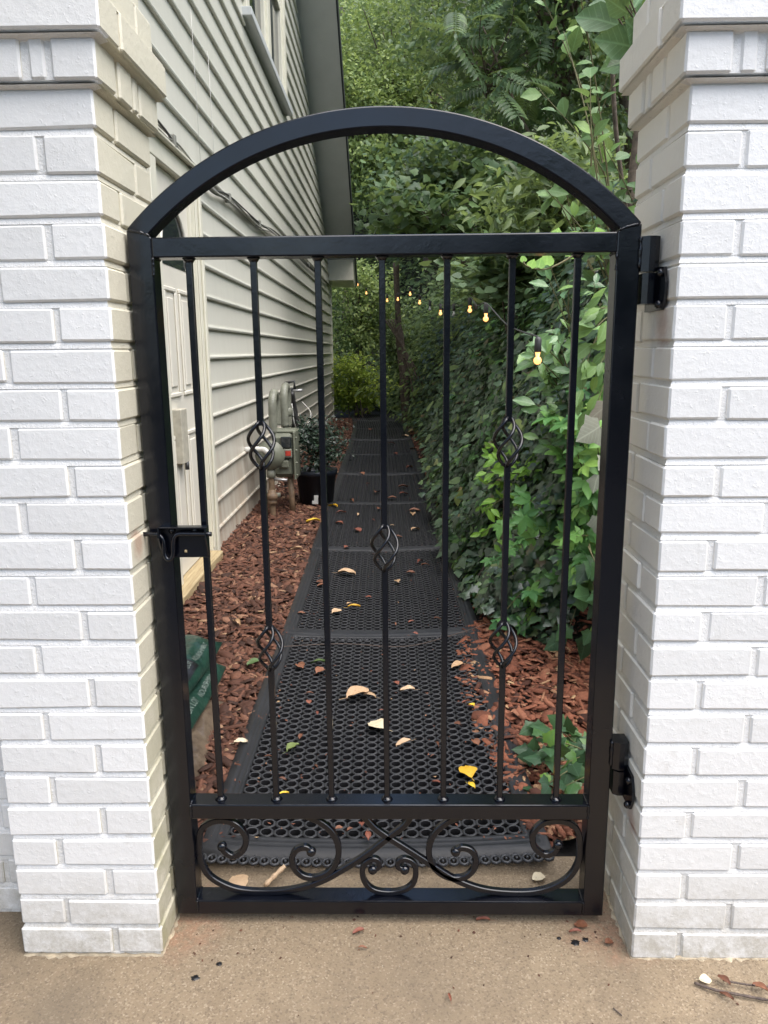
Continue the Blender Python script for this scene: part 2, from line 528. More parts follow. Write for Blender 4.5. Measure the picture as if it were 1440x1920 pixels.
M['tree_light'] = island('light_tree_leaf', [(0.0, (0.1148, 0.1755, 0.0675)), (0.5, (0.2228, 0.3105, 0.1148)), (1.0, (0.432, 0.5265, 0.162))], 0.45, 0.42)  # pale yellow tone stands in for sunlit, hazy crowns
M['yellow_bush'] = island('yellow_bush_leaf', [(0.0, (0.115, 0.1955, 0.023)), (0.5, (0.253, 0.368, 0.0345)), (1.0, (0.437, 0.506, 0.069))], 0.42, 0.4)
M['kudzu'] = island('kudzu_leaf', [(0.0, (0.0504, 0.084, 0.0403)), (0.5, (0.1142, 0.1764, 0.0773)), (0.9, (0.2268, 0.3108, 0.1176)), (1.0, (0.4368, 0.5208, 0.168))], 0.5, 0.42)
M['bark'] = simple('grey_bark', (0.11, 0.085, 0.065), 0.9, 0, 0.45, 30, 0.9, 60)
M['stem'] = simple('green_stem', (0.12, 0.11, 0.045), 0.6, 0, 0.3, 40)
M['twig'] = simple('dry_twig', (0.10, 0.075, 0.062), 0.9, 0, 0.4, 90, 0.6, 200)
M['siding'] = None
def siding():
    t = NT('sage_siding_paint')
    p = t.pos()
    sp = t.n('SeparateXYZ'); t.l(p, sp.inputs[0])
    rnd = t.n('ObjectInfo').outputs['Random']
    c = t.mix(rnd, (0.575, 0.57, 0.50), (0.615, 0.605, 0.53))
    mp = t.n('Mapping'); mp.inputs['Scale'].default_value = (2.0, 5.0, 0.7); t.l(p, mp.inputs['Vector'])
    streak = t.maprange(t.noise(2.2, 6, 0.7, mp.outputs[0]), 0.45, 0.75)
    low = t.maprange(sp.outputs[2], 0.05, 1.05, 0.95, 0.0)
    c = t.mix(t.math('MULTIPLY', t.math('ADD', t.math('MULTIPLY', streak, 0.75), 0.25), low), c, (0.33, 0.21, 0.115))
    c = t.mix(t.math('MULTIPLY', streak, 0.12), c, (0.25, 0.24, 0.19))
    nrm = t.bump(t.noise(90, 3, 0.6, mp.outputs[0]), 0.12, 0.004)
    return t.out(c, 0.42, None, nrm)
M['siding'] = siding()
M['trim'] = simple('sage_trim_paint', (0.66, 0.64, 0.53), 0.45, 0, 0.06, 6, 0.1, 80)
M['door'] = simple('pale_door_paint', (0.68, 0.65, 0.56), 0.4, 0, 0.04, 4, 0.05, 60)
M['soffit'] = simple('soffit_paint', (0.50, 0.52, 0.52), 0.55, 0, 0.06, 3, 0.1, 60)
M['edge'] = simple('dark_roof_edge', (0.03, 0.035, 0.04), 0.5)
M['shingle'] = simple('dark_shingles', (0.07, 0.065, 0.06), 0.9, 0, 0.3, 12, 0.6, 60)
def glass():
    t = NT('dark_window_glass')
    return t.out((0.02, 0.025, 0.028), 0.04, None, None, 0.7)
M['glass'] = glass()
def sill_wood():
    t = NT('worn_sill_wood')
    p = t.pos()
    mp = t.n('Mapping'); mp.inputs['Scale'].default_value = (55, 2.5, 30); t.l(p, mp.inputs['Vector'])
    g = t.noise(1.6, 6, 0.7, mp.outputs[0])
    c = t.ramp(g, [(0.3, (0.26, 0.18, 0.09)), (0.6, (0.46, 0.37, 0.21)), (0.8, (0.52, 0.46, 0.31))])
    return t.out(c, 0.7, None, t.bump(g, 0.5, 0.004))
M['sill'] = sill_wood()

def rubber():
    t = NT('black_rubber')
    p = t.pos()
    n1 = t.noise(9, 5, 0.7, p)
    c = t.ramp(n1, [(0.3, (0.010, 0.0105, 0.012)), (0.75, (0.020, 0.021, 0.024))])
    dust = t.maprange(t.noise(130, 5, 0.8, p), 0.5, 0.8, 0, 0.15)
    c = t.mix(dust, c, (0.075, 0.065, 0.055))
    return t.out(c, t.maprange(n1, 0.3, 0.7, 0.42, 0.62), None, t.bump(t.noise(260, 3, 0.7, p), 0.25, 0.002))
M['rubber'] = rubber()
def worn_rubber():
    t = NT('worn_grey_rubber')
    p = t.pos()
    n1 = t.noise(7, 5, 0.7, p)
    c = t.ramp(n1, [(0.3, (0.024, 0.0255, 0.029)), (0.75, (0.047, 0.048, 0.052))])
    return t.out(c, t.maprange(n1, 0.3, 0.7, 0.36, 0.55), None, None, 0.5)
M['rubber_worn'] = worn_rubber()
M['rubber_pit_shade'] = simple('shaded_rubber_hole', (0.006, 0.006, 0.007), 0.95, 0, 0.3, 30, spec=0.1)  # hole walls near black: shade of the recess put into the colour
M['block'] = simple('weathered_block', (0.40, 0.375, 0.30), 0.7, 0, 0.2, 25, 0.3, 90)
M['wire_white'] = simple('white_cable', (0.55, 0.54, 0.50), 0.5)
M['wire_dark'] = simple('dark_cable', (0.045, 0.045, 0.045), 0.5)
M['wire_grey'] = simple('painted_cable', (0.22, 0.22, 0.19), 0.5)
M['meter'] = simple('green_grey_meter', (0.145, 0.155, 0.115), 0.45, 0, 0.25, 14, 0.2, 80)
M['pipe'] = simple('painted_gas_pipe', (0.185, 0.19, 0.15), 0.45, 0, 0.25, 20, 0.3, 120)
M['pipe_brown'] = simple('brown_gas_pipe', (0.17, 0.115, 0.07), 0.6, 0, 0.35, 30, 0.4, 120)
M['steel'] = simple('dull_steel', (0.42, 0.42, 0.42), 0.45, 0.6)
M['red'] = simple('red_tag', (0.5, 0.05, 0.03), 0.5)
M['white'] = simple('white_print', (0.62, 0.62, 0.58), 0.6)
M['print'] = simple('faded_bag_print', (0.15, 0.19, 0.165), 0.5)
M['pot'] = simple('navy_pot', (0.012, 0.016, 0.026), 0.4, 0, 0.2, 20)
M['bag_green'] = None
def bag(name, col, col2):
    t = NT(name)
    p = t.pos()
    n1 = t.noise(11, 5, 0.65, p)
    c = t.ramp(n1, [(0.35, col), (0.7, col2)])
    folds = t.n('TexWave'); folds.inputs['Scale'].default_value = 6; folds.inputs['Distortion'].default_value = 9; folds.inputs['Detail'].default_value = 3
    t.l(p, folds.inputs['Vector'])
    return t.out(c, 0.32, None, t.bump(t.math('ADD', folds.outputs['Fac'], t.noise(26, 4, 0.6, p)), 0.35, 0.012))
M['bag_green'] = bag('green_plastic_bag', (0.008, 0.028, 0.02), (0.02, 0.058, 0.04))
M['bag_brown'] = bag('brown_plastic_bag', (0.07, 0.05, 0.035), (0.17, 0.13, 0.09))
M['dryleaf'] = {}
for nm, a, b in (('brown', (0.12, 0.045, 0.022), (0.25, 0.105, 0.055)), ('tan', (0.42, 0.27, 0.15), (0.56, 0.40, 0.25)), ('yellow', (0.60, 0.34, 0.02), (0.75, 0.52, 0.04)),
                 ('cream', (0.62, 0.53, 0.36), (0.72, 0.64, 0.48)), ('green', (0.06, 0.11, 0.03), (0.14, 0.18, 0.05)), ('red', (0.17, 0.05, 0.03), (0.25, 0.085, 0.05))):
    t = NT(nm + '_dry_leaf')
    p = t.pos()
    c = t.mix(t.n('ObjectInfo').outputs['Random'], a, b)
    sp = t.maprange(t.noise(75, 5, 0.7, p), 0.55, 0.75)
    c = t.mix(t.math('MULTIPLY', sp, 0.55), c, (0.17, 0.06, 0.025))
    M['dryleaf'][nm] = t.out(c, 0.6, None, t.bump(t.noise(140, 4, 0.7, p), 0.5, 0.003))
M['tar'] = simple('black_paint_drip', (0.008, 0.008, 0.009), 0.35)
def bulb_mat(name, lit):
    t = NT(name)
    t.out((0.5, 0.3, 0.12) if lit else (0.35, 0.36, 0.34), 0.1)
    if lit:
        t.b.inputs['Emission Color'].default_value = (1.0, 0.46, 0.15, 1)
        t.b.inputs['Emission Strength'].default_value = 0.55
    return t.m
M['bulb_on'] = bulb_mat('lit_bulb_glass', True)
t = NT('bulb_filament'); t.out((1, .8, .5), 0.3)
t.b.inputs['Emission Color'].default_value = (1.0, 0.78, 0.42, 1); t.b.inputs['Emission Strength'].default_value = 9.0
M['filament'] = t.m
M['bulb_off'] = bulb_mat('unlit_bulb_glass', False)

# ---------------------------------------------------------------- terrain
def x_foot(y):
    return np.interp(y, [-2, 0.2, 0.45, 0.75, 1.3, 1.55, 2.0, 2.8, 6, 9, 11, 13, 15, 30],
                        [0.75, 0.62, 0.52, 0.72, 0.82, 0.62, 0.40, 0.40, 0.40, 0.36, 0.24, 0.06, -0.1, -0.1])
def bumps(x, y):
    return (np.sin(1.7 * x + 0.9 * y) * np.cos(1.3 * y - 0.6 * x) * 0.5 + np.sin(3.9 * x - 2.3 * y + 1) * 0.25 + np.sin(6.1 * y + 4.2 * x) * 0.14)
def hill_z(x, y):
    x = np.asarray(x, float); y = np.asarray(y, float)
    t = x - x_foot(y)
    zr = np.interp(t, [-5, 0, 0.1, 0.25, 0.45, 0.8, 1.3, 2.5, 5, 10, 30], [-0.35, -0.02, 0.14, 0.50, 1.05, 1.55, 1.95, 2.7, 4.9, 9.5, 24])
    t2 = y - (14.3 + 0.25 * np.maximum(0, -x - 0.5))
    zb = np.interp(t2, [-20, 0, 0.5, 1.2, 2.5, 6, 10, 25], [-0.4, -0.02, 0.5, 1.2, 1.9, 4.4, 8.5, 22])
    z = np.maximum(zr, zb) + 0.22 * np.minimum(zr, zb).clip(0, 3)
    amp = np.clip(np.maximum(t, t2), 0, 2.0) * 0.28
    return (z + bumps(x, y) * amp) * np.clip((y - 0.15) / 1.0, 0, 1) ** .7 - .03 * (y < .16)

def heightfield(name, xs, ys, fz, mat, smooth=True):
    X, Y = np.meshgrid(xs, ys)
    Z = fz(X, Y)
    V = np.stack([X, Y, Z], -1).reshape(-1, 3)
    nx, ny = len(xs), len(ys)
    I = np.arange(nx * ny).reshape(ny, nx)
    Q = np.stack([I[:-1, :-1], I[:-1, 1:], I[1:, 1:], I[1:, :-1]], -1).reshape(-1, 4)
    me = mesh_np(name, V, Q, mat, smooth)
    return link(name, me)

xs = np.concatenate([np.linspace(-14, -0.6, 40), np.linspace(-0.4, 2.6, 75), np.linspace(2.9, 26, 40)])
ys = np.concatenate([np.linspace(0.14, 5, 74), np.linspace(5.2, 16, 80), np.linspace(16.5, 40, 45)])
tag(heightfield('hillside', xs, ys, hill_z, M['hill']), 'steep leaf covered hillside rising right of and beyond the path', kind='structure')

def sheet(name, x0, x1, y0, y1, z, mat):
    return link(name, mesh_np(name, [(x0, y0, z), (x1, y0, z), (x1, y1, z), (x0, y1, z)], [(0, 1, 2, 3)], mat))
tag(sheet('ground', -150, 150, -150, 150, -0.06, M['soil']), 'dark soil ground', kind='structure')
tag(sheet('mulch_bed', -1.3, 9, 0.22, 16, -0.004, M['soil_dark']), 'dark earth bed under the bark mulch', kind='structure')
MB().box(-9, 9, -12, 0.225, -0.12, 0.0).build('concrete_pavement', M['concrete'])
tag(bpy.data.objects['concrete_pavement'], 'brown worn concrete paving in front of the gate', kind='structure')

def asphalt():
    t = NT('added_asphalt')
    p = t.pos()
    c = t.ramp(t.noise(60, 6, 0.7, p), [(0.3, (0.03, 0.03, 0.031)), (0.7, (0.065, 0.064, 0.062))])
    return t.out(c, 0.9, None, t.bump(t.noise(300, 4, 0.7, p), 0.6, 0.004))
tag(sheet('added_drive', -9, 9, -12, -1.3, 0.004, asphalt()), 'dark asphalt drive added out of view to darken gate reflections', kind='structure')  # unseen dark sheet, added for its effect on reflections and bounce
# ---------------------------------------------------------------- brick pillars
COURSE, BH = 0.0667, 0.0562
_brick_cache = {}
def brick_obj(parent, x0, x1, y0, y1, z0, h=BH):
    L, W = x1 - x0, y1 - y0
    key = (round(L, 3), round(W, 3), round(h, 3), random.randrange(9))
    if key not in _brick_cache:
        b = MB().box(-L / 2, L / 2, -W / 2, W / 2, -h / 2, h / 2, 0.0034, None, 0.0004)
        # worn edges: the corners rise and fall a little, the ends vary in length
        dz = {(i, k): random.uniform(-.0020, .0016) * (1 if k else -1) for i in (0, 1) for k in (0, 1)}
        dx = [random.uniform(-.0012, .0012) for _ in (0, 1)]
        b.v = [(p[0] + dx[int(p[0] > 0)], p[1], p[2] + dz[(int(p[0] > 0) if L > W else int(p[1] > 0), int(p[2] > 0))]) for p in b.v]
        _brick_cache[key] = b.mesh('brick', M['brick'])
    o = link('brick', _brick_cache[key], parent)
    o.location = Vector(((x0 + x1) / 2, (y0 + y1) / 2, z0 + h / 2)) - world_loc(parent) + Vector((random.uniform(-.0012, .0012), random.uniform(-.0014, .0014), random.uniform(-.0012, .0012)))
    o.rotation_euler = (random.uniform(-.003, .003), random.uniform(-.005, .005), random.uniform(-.003, .003))
    return o

def loft_mortar(mb, x0, x1, y0, y1, z_off, n_c, ex):
    # weathered joints: each bed slopes from deep under the brick above to flush on the brick below
    lv = [(-0.05, .004, 0)]
    for k in range(n_c):
        e = ex.get(k, 0.0)
        z = k * COURSE + z_off + .006
        if k == 0: lv += [(z, .004, e)]
        lv += [(z + .0005, .0050, e), (z + BH - .0012, .0047, e), (z + BH + .0004, .0026, e)]
        en = ex.get(k + 1, 0.0)
        lv += [(z + BH + .0045, .0036, max(e, en) if en > e else e), (z + COURSE - .0003, .0058 if en <= e else .004, min(e, en) if en > e else en)]
    V, Fs = [], []
    for (z, ins, e) in lv:
        a0, a1, b0, b1 = x0 - e + ins, x1 + e - ins, y0 - e + ins, y1 + e - ins
        V += [(a0, b0, z), (a1, b0, z), (a1, b1, z), (a0, b1, z)]
    for q in range(len(lv) - 1):
        for k in range(4):
            Fs.append((q * 4 + k, q * 4 + (k + 1) % 4, q * 4 + 4 + (k + 1) % 4, q * 4 + 4 + k))
    n_ = len(lv) - 1
    Fs += [(3, 2, 1, 0), (n_ * 4, n_ * 4 + 1, n_ * 4 + 2, n_ * 4 + 3)]
    mb.add(V, Fs)
def footing(root, x0, x1, y0, y1):
    # ragged lip of old mortar and dirt where the pillar meets the paving
    V, Fs = [], []
    pts = []
    for (a, b) in (((x0, y0), (x1, y0)), ((x1, y0), (x1, y1)), ((x1, y1), (x0, y1)), ((x0, y1), (x0, y0))):
        for q in range(26):
            t_ = q / 26
            pts.append((a[0] + (b[0] - a[0]) * t_, a[1] + (b[1] - a[1]) * t_))
    cx, cy = (x0 + x1) / 2, (y0 + y1) / 2
    n_ = len(pts)
    for (x, y) in pts:
        dx, dy = x - cx, y - cy
        m_ = max(abs(dx) / (x1 - x0), abs(dy) / (y1 - y0)) * 2
        o = random.uniform(.001, .004) + (random.random() ** 5) * .012
        h = random.uniform(.001, .005)
        sx, sy = (1 if dx > 0 else -1), (1 if dy > 0 else -1)
        ox = sx if abs(abs(dx) - (x1 - x0) / 2) < 1e-6 else 0
        oy = sy if abs(abs(dy) - (y1 - y0) / 2) < 1e-6 else 0
        V += [(x - ox * .004, y - oy * .004, h), (x + ox * o * .5, y + oy * o * .5, h * .6), (x + ox * o, y + oy * o, -.002)]
    for q in range(n_):
        q2 = (q + 1) % n_
        for k in range(2): Fs.append((q * 3 + k, q * 3 + k + 1, q2 * 3 + k + 1, q2 * 3 + k))
    MB().add(V, Fs).build('mortar_lip', M['lip'], root)

def pillar(x0, x1, y0, y1, flip, label, z_off=0.0):
    root = empty('brick_pillar', ((x0 + x1) / 2, (y0 + y1) / 2, 0), label, 'pillar')
    w, j = 0.088, 0.0105
    core = MB()
    loft_mortar(core, x0, x1, y0, y1, z_off, 29, {24: 0.016, 25: 0.032, 26: 0.016})
    for k in range(29):
        e = {24: 0.016, 25: 0.032, 26: 0.016}.get(k, 0.0)
        a0, a1, b0, b1 = x0 - e, x1 + e, y0 - e, y1 + e
        z = k * COURSE + z_off + 0.006
        h = BH if k < 24 else BH + 0.003
        A = (k % 2 == 0) != flip
        cx = a1 - w - j
        if k == 24:
            # corbel course: cut pieces on each face
            for (p0, p1) in ((a0, a0 + .072), (a0 + .086, a0 + .110), (a0 + .124, a1 - .119 - .0), (a1 - .106, a1 - .083), (a1 - .070, a1)):
                brick_obj(root, p0, p1, b0, b0 + w, z, h)
            for (q0, q1) in ((b0 + w + j, b0 + w + j + .062), (b0 + w + j + .074, b0 + w + j + .096), (b0 + w + j + .108, b1)):
                brick_obj(root, a0, a0 + w, q0, q1, z, h)
                brick_obj(root, a1 - w, a1, q0, q1, z, h)
            continue
        if A:
            L = [(a0, a1 - w - j, b0, b0 + w), (a1 - w, a1, b0, b1 - w - j), (a0 + w + j, a1, b1 - w, b1), (a0, a0 + w, b0 + w + j, b1)]
        else:
            L = [(a0 + w + j, a1, b0, b0 + w), (a0, a0 + w, b0, b1 - w - j), (a0, a1 - w - j, b1 - w, b1), (a1 - w, a1, b0 + w + j, b1)]
        for q in L: brick_obj(root, *q, z, h)
    core.build('mortar', M['mortar'], root)
    footing(root, x0, x1, y0, y1)
    return root

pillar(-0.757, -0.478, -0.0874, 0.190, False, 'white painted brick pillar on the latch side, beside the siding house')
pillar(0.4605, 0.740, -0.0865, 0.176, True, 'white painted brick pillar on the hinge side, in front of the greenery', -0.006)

wall = empty('brick_wall', (-1.15, 0.075, 0), 'white painted brick wall running off left behind the latch side pillar', 'wall')
wm = MB(); loft_mortar(wm, -3.40, -0.7575, 0.03, 0.13, 0, 25, {}); wm.build('mortar', M['mortar'], wall)
for k in range(25):
    x = -0.7605 - (0.09 if k % 2 else 0.0)
    if k % 2: brick_obj(wall, x + 0.0105, -0.7605, 0.03, 0.118, k * COURSE + 0.006)
    while x > -3.2:
        brick_obj(wall, x - 0.181, x, 0.03, 0.118, k * COURSE + 0.006)
        x -= 0.1915

# ---------------------------------------------------------------- gate
gate = empty('garden_gate', (-0.0225, 0.0225, 0.024), 'black painted iron arched gate with twisted baskets and scrolls', 'gate')
D0, D1 = 0.0, 0.045
BK = M['black']
def gate_box(name, x0, x1, z0, z1, y0=D0, y1=D1, bev=0.0025):
    return MB().box(x0, x1, y0, y1, z0, z1, bev).build(name, BK, gate)
XL, XLi, XR, XRi = -0.4705, -0.4272, 0.4255, 0.3842
ACX, ACZ, AR = -0.0225, 0.9734, 0.6186
MB().prism([(XL, .024), (XLi, .024), (XLi, 1.386), (XLi - .008, 1.392), (XL, 1.399)], 'y', D0, D1).build('post', BK, gate)
MB().prism([(XR, .024), (XRi, .024), (XRi, 1.386), (XRi + .008, 1.392), (XR, 1.399)], 'y', D0, D1).build('post', BK, gate)
a_end = math.asin((0.448) / AR)
arc = []
NA = 56
V, Fs = [], []
ab = MB()
for i in range(NA + 1):
    a = -a_end + 2 * a_end * i / NA
    for r in (AR, AR - 0.0335):
        aa = a
        x, z = ACX + r * math.sin(aa), ACZ + r * math.cos(aa)
        if r < AR and z < 1.3865: z = 1.3865
        x = min(max(x, XL), XR)
        V += [(x, D0 + .0008, z), (x, D1 - .0008, z)]
for i in range(NA):
    b = i * 4
    Fs += [(b, b + 1, b + 5, b + 4), (b + 2, b + 6, b + 7, b + 3), (b, b + 4, b + 6, b + 2), (b + 1, b + 3, b + 7, b + 5)]
Fs += [(0, 2, 3, 1), (NA * 4, NA * 4 + 1, NA * 4 + 3, NA * 4 + 2)]
ab.add(V, Fs)
arch_o = ab.build('arch', BK, gate)
def bevel_mod(o, w=0.0025, seg=2, ang=40):
    m = o.modifiers.new('bevel', 'BEVEL'); m.width = w; m.segments = seg; m.limit_method = 'ANGLE'; m.angle_limit = math.radians(ang)
bevel_mod(arch_o)
for o in gate.children:
    if o.name.startswith('post'): bevel_mod(o)
for nm, z0, z1 in (('top_rail', 1.352, 1.386), ('middle_rail', 0.2485, 0.2815), ('bottom_rail', 0.024, 0.0565)):
    o = MB().box(XLi - .001, XRi + .001, D0 + .0006, D1 - .0006, z0, z1).build(nm, BK, gate)
    bevel_mod(o)
BW = 0.0058
YB = 0.0225
bars = [(-0.369, []), (-0.2535, [(.972, 1.062), (.568, .660)]), (-0.139, []), (-0.0245, [(.772, .864)]), (0.0915, []), (0.207, [(.974, 1.066), (.574, .668)]), (0.3225, [])]
for bx, baskets in bars:
    mb = MB()
    cuts = [.2815] + [v for b in sorted(baskets) for v in b] + [1.352]
    for i in range(0, len(cuts), 2):
        mb.box(bx - BW, bx + BW, YB - BW, YB + BW, cuts[i] - (0 if i == 0 else .008), cuts[i + 1] + (0 if i + 2 >= len(cuts) else .008), 0.0012)
    # weld fillets at both ends
    for zc, s_ in ((.2815, 1), (1.352, -1)):
        mb.lathe([(0.0125, 0), (0.010, .003 * s_), (0.0075, .007 * s_)], (bx, YB, zc), 'z', 10)
    bar = mb.build('baluster', BK, gate)
    for z0, z1 in baskets:
        bk = MB()
        for q in range(4):
            pts = []
            for i in range(19):
                u = i / 18
                ang = q * math.pi / 2 + math.pi * 0.95 * u + 0.5
                r = 0.0035 + 0.0225 * math.sin(math.pi * u) ** 0.8
                pts.append((bx + r * math.cos(ang), YB - r * math.sin(ang), z1 - (z1 - z0) * u))
            bk.tube(pts, 0.0034, 7)
        bk.build('basket', BK, bar)
        for zz in (z0 - .004, z1 + .004):
            pass
def scroll(pts, name='scroll', w=0.0125, ball=(True, False)):
    sp_ = spline([(p[0], 0, p[1]) for p in pts], 7)
    P2 = [(p.x, p.z) for p in sp_]
    mb = MB().strip(P2, w, 0.0125, YB)
    ends = ((0, ball[0]), (-1, ball[1]))
    for i, yes in ends:
        if yes:
            x, z = P2[i]
            prof = [(0.001, -.0095), (.007, -.0085), (.0098, -.004), (.0105, 0), (.0098, .004), (.007, .0085), (.001, .0095)]
            mb.lathe(prof, (x, YB, z), 'y', 14)
    return mb.build(name, BK, gate)
scroll([(-0.3729, 0.171), (-0.3669, 0.1582), (-0.3492, 0.1484), (-0.3282, 0.1636), (-0.3215, 0.19), (-0.3337, 0.2162), (-0.3565, 0.2305), (-0.3866, 0.2305), (-0.4130, 0.2123), (-0.4205, 0.1784), (-0.4200, 0.1405), (-0.4060, 0.1045), (-0.3755, 0.0800), (-0.3346, 0.0655), (-0.2733, 0.0628), (-0.2184, 0.0700), (-0.1634, 0.0902), (-0.1085, 0.1242), (-0.061, 0.1592), (-0.0225, 0.1932), (0.0096, 0.2209), (0.0250, 0.2440)])
scroll([(0.3316, 0.1771), (0.3223, 0.1606), (0.3026, 0.1545), (0.2821, 0.1732), (0.278, 0.1993), (0.2905, 0.2216), (0.3132, 0.2325), (0.3461, 0.2307), (0.3680, 0.2145), (0.3765, 0.181), (0.3755, 0.1397), (0.3590, 0.1037), (0.3281, 0.0790), (0.2823, 0.0645), (0.2217, 0.0640), (0.1676, 0.0730), (0.1134, 0.0968), (0.0595, 0.1347), (0.0127, 0.1685), (-0.0225, 0.1932), (-0.0522, 0.217), (-0.0740, 0.2440)])
scroll([(-0.1851, 0.1588), (-0.1962, 0.1694), (-0.2151, 0.164), (-0.2259, 0.145), (-0.222, 0.1207), (-0.2037, 0.1008), (-0.1768, 0.0975), (-0.1493, 0.111), (-0.1311, 0.1378), (-0.1277, 0.1718), (-0.1403, 0.2056), (-0.1664, 0.2304), (-0.1962, 0.2440)])
scroll([(0.118, 0.1600), (0.130, 0.1694), (0.1495, 0.164), (0.1605, 0.145), (0.157, 0.1207), (0.1387, 0.1008), (0.1118, 0.0975), (0.0843, 0.111), (0.0661, 0.1378), (0.0627, 0.1718), (0.0753, 0.2056), (0.1014, 0.2304), (0.1312, 0.2440)])
scroll([(-0.0561, 0.1167), (-0.0432, 0.1244), (-0.0444, 0.1381), (-0.0558, 0.1426), (-0.0714, 0.1327), (-0.0784, 0.1113), (-0.0721, 0.0859), (-0.0541, 0.0680), (-0.023, 0.0622), (0.0089, 0.0682), (0.0292, 0.0854), (0.0347, 0.1118), (0.0293, 0.1331), (0.0126, 0.1429), (-0.0008, 0.1383), (-0.0022, 0.1246), (0.0112, 0.117)], 'scroll', 0.011, (True, True))
def weld_bead(pts):
    w_ = spline(pts, 7)
    MB().tube(w_, [.0024 + random.uniform(-.0009, .0011) for _ in w_], 6).build('weld', BK, gate)
for zc in (1.352, .2815, .0565):
    for xx in (XLi, XRi):
        weld_bead([(xx, .004, zc), (xx, .022, zc + .001), (xx, .041, zc)])
        weld_bead([(xx, -.0002, zc - .030 if zc > .1 else zc - .029), (xx + .0005, -.0002, zc - .015), (xx, -.0002, zc)])
weld_bead([(XL + .004, -.0002, 1.398), (XLi - .018, -.0002, 1.394), (XLi - .003, -.0002, 1.3885)])
weld_bead([(XR - .004, -.0002, 1.398), (XRi + .018, -.0002, 1.394), (XRi + .003, -.0002, 1.3885)])
# latch
lt = MB()
lt.box(-0.446, -0.3555, -0.0035, -0.0005, 0.8075, 0.869, 0.001)
latch = lt.build('latch_plate', BK, gate)
MB().box(-0.446, -0.3555, -0.019, 0.0005, 0.8665, 0.8695, 0.001).build('top_flange', BK, latch)
for xx in (-0.4465, -0.3580):
    MB().prism([(-0.024, .869), (-0.003, .869), (-0.003, .818), (-0.010, .812), (-0.014, .826), (-0.020, .838), (-0.026, .85)], 'x', xx, xx + 0.0028).build('side_flange', BK, latch)
rp = spline([(-0.4905, -.0135, .8553), (-0.4555, -.0135, .8556), (-0.4469, -.0135, .8537), (-0.4405, -.0140, .8452), (-0.4388, -.0150, .8336), (-0.4383, -.0165, .818), (-0.4336, -.0175, .8085), (-0.4265, -.0175, .8085), (-0.4222, -.0165, .8173), (-0.4212, -.015, .8361), (-0.4185, -.0140, .849), (-0.4105, -.0135, .8554), (-0.3926, -.0135, .856), (-0.3480, -.0135, .8550)], 5)
MB().tube(rp, 0.0043, 10).build('bolt_rod', BK, latch)
for xx in (-0.4245, -0.3805):
    MB().lathe([(0.0065, -.0005), (0.0065, -.004), (0.0045, -.0065), (0.001, -.0072)], (xx, -0.0035, .8605), 'y', 8).build('bolt_head', BK, latch)
MB().box(-0.4035, -0.3985, -.0052, -.0034, 0.8175, 0.8225, .0006).build('square_hole', M['sill'], latch)
# hinges
def hinge(zt, flat_top):
    zb, zm = zt - 0.113, zt - 0.060
    h = MB()
    h.prism([(0.4262, -.004), (0.4375, -.011), (0.4475, -.011), (0.4570, -.004), (0.4570, .030), (0.4262, .030)], 'z', zm + .0015, zt)
    hb = h.build('hinge', BK, gate)
    h2 = MB()
    h2.prism([(0.4290, -.006), (0.4375, -.012), (0.4475, -.012), (0.4590, -.004), (0.4590, .030), (0.4290, .030)], 'z', zb, zm - .0015)
    h2.build('hinge_barrel', BK, hb)
    MB().prism([(-.052, zm - .020), (-.040, zm + .006), (.02, zm + .010), (.05, zm + .010), (.05, zb - .012), (-.040, zb - .012), (-.052, zb + .012)], 'x', 0.4535, 0.4585).build('mounting_plate', BK, hb)
    for zz in (zm - .004, zb - .003):
        MB().lathe([(.0075, .0), (.0075, -.006), (.004, -.010)], (0.4535, -.038, zz), 'x', 6).build('bolt_head', BK, hb)
    MB().tube([(0.424, -.0025, zt - i * .004 + random.uniform(-.001, .001)) for i in range(14)], [0.0032 + random.uniform(-.0008, .0012) for _ in range(14)], 6).build('weld', BK, hb)
    return hb
hinge(1.377, True)
hinge(0.425, False)

# ---------------------------------------------------------------- house
HX0, HK = -1.0485, -0.0110              # wall plane x = HX0 + HK*y
def hx(y): return HX0 + HK * y
house = empty('siding_house', (-1.1, 6.0, 0), 'sage grey house with lapped wooden siding left of the path', 'house')
Y0, Y1 = 0.26, 12.52
RIDGE, SLOPE = 5.6, 0.620
def rake_z(y): return 2.49 + SLOPE * (12.56 - y) if y > RIDGE else 2.49 + SLOPE * (12.56 - RIDGE) - SLOPE * (RIDGE - y)
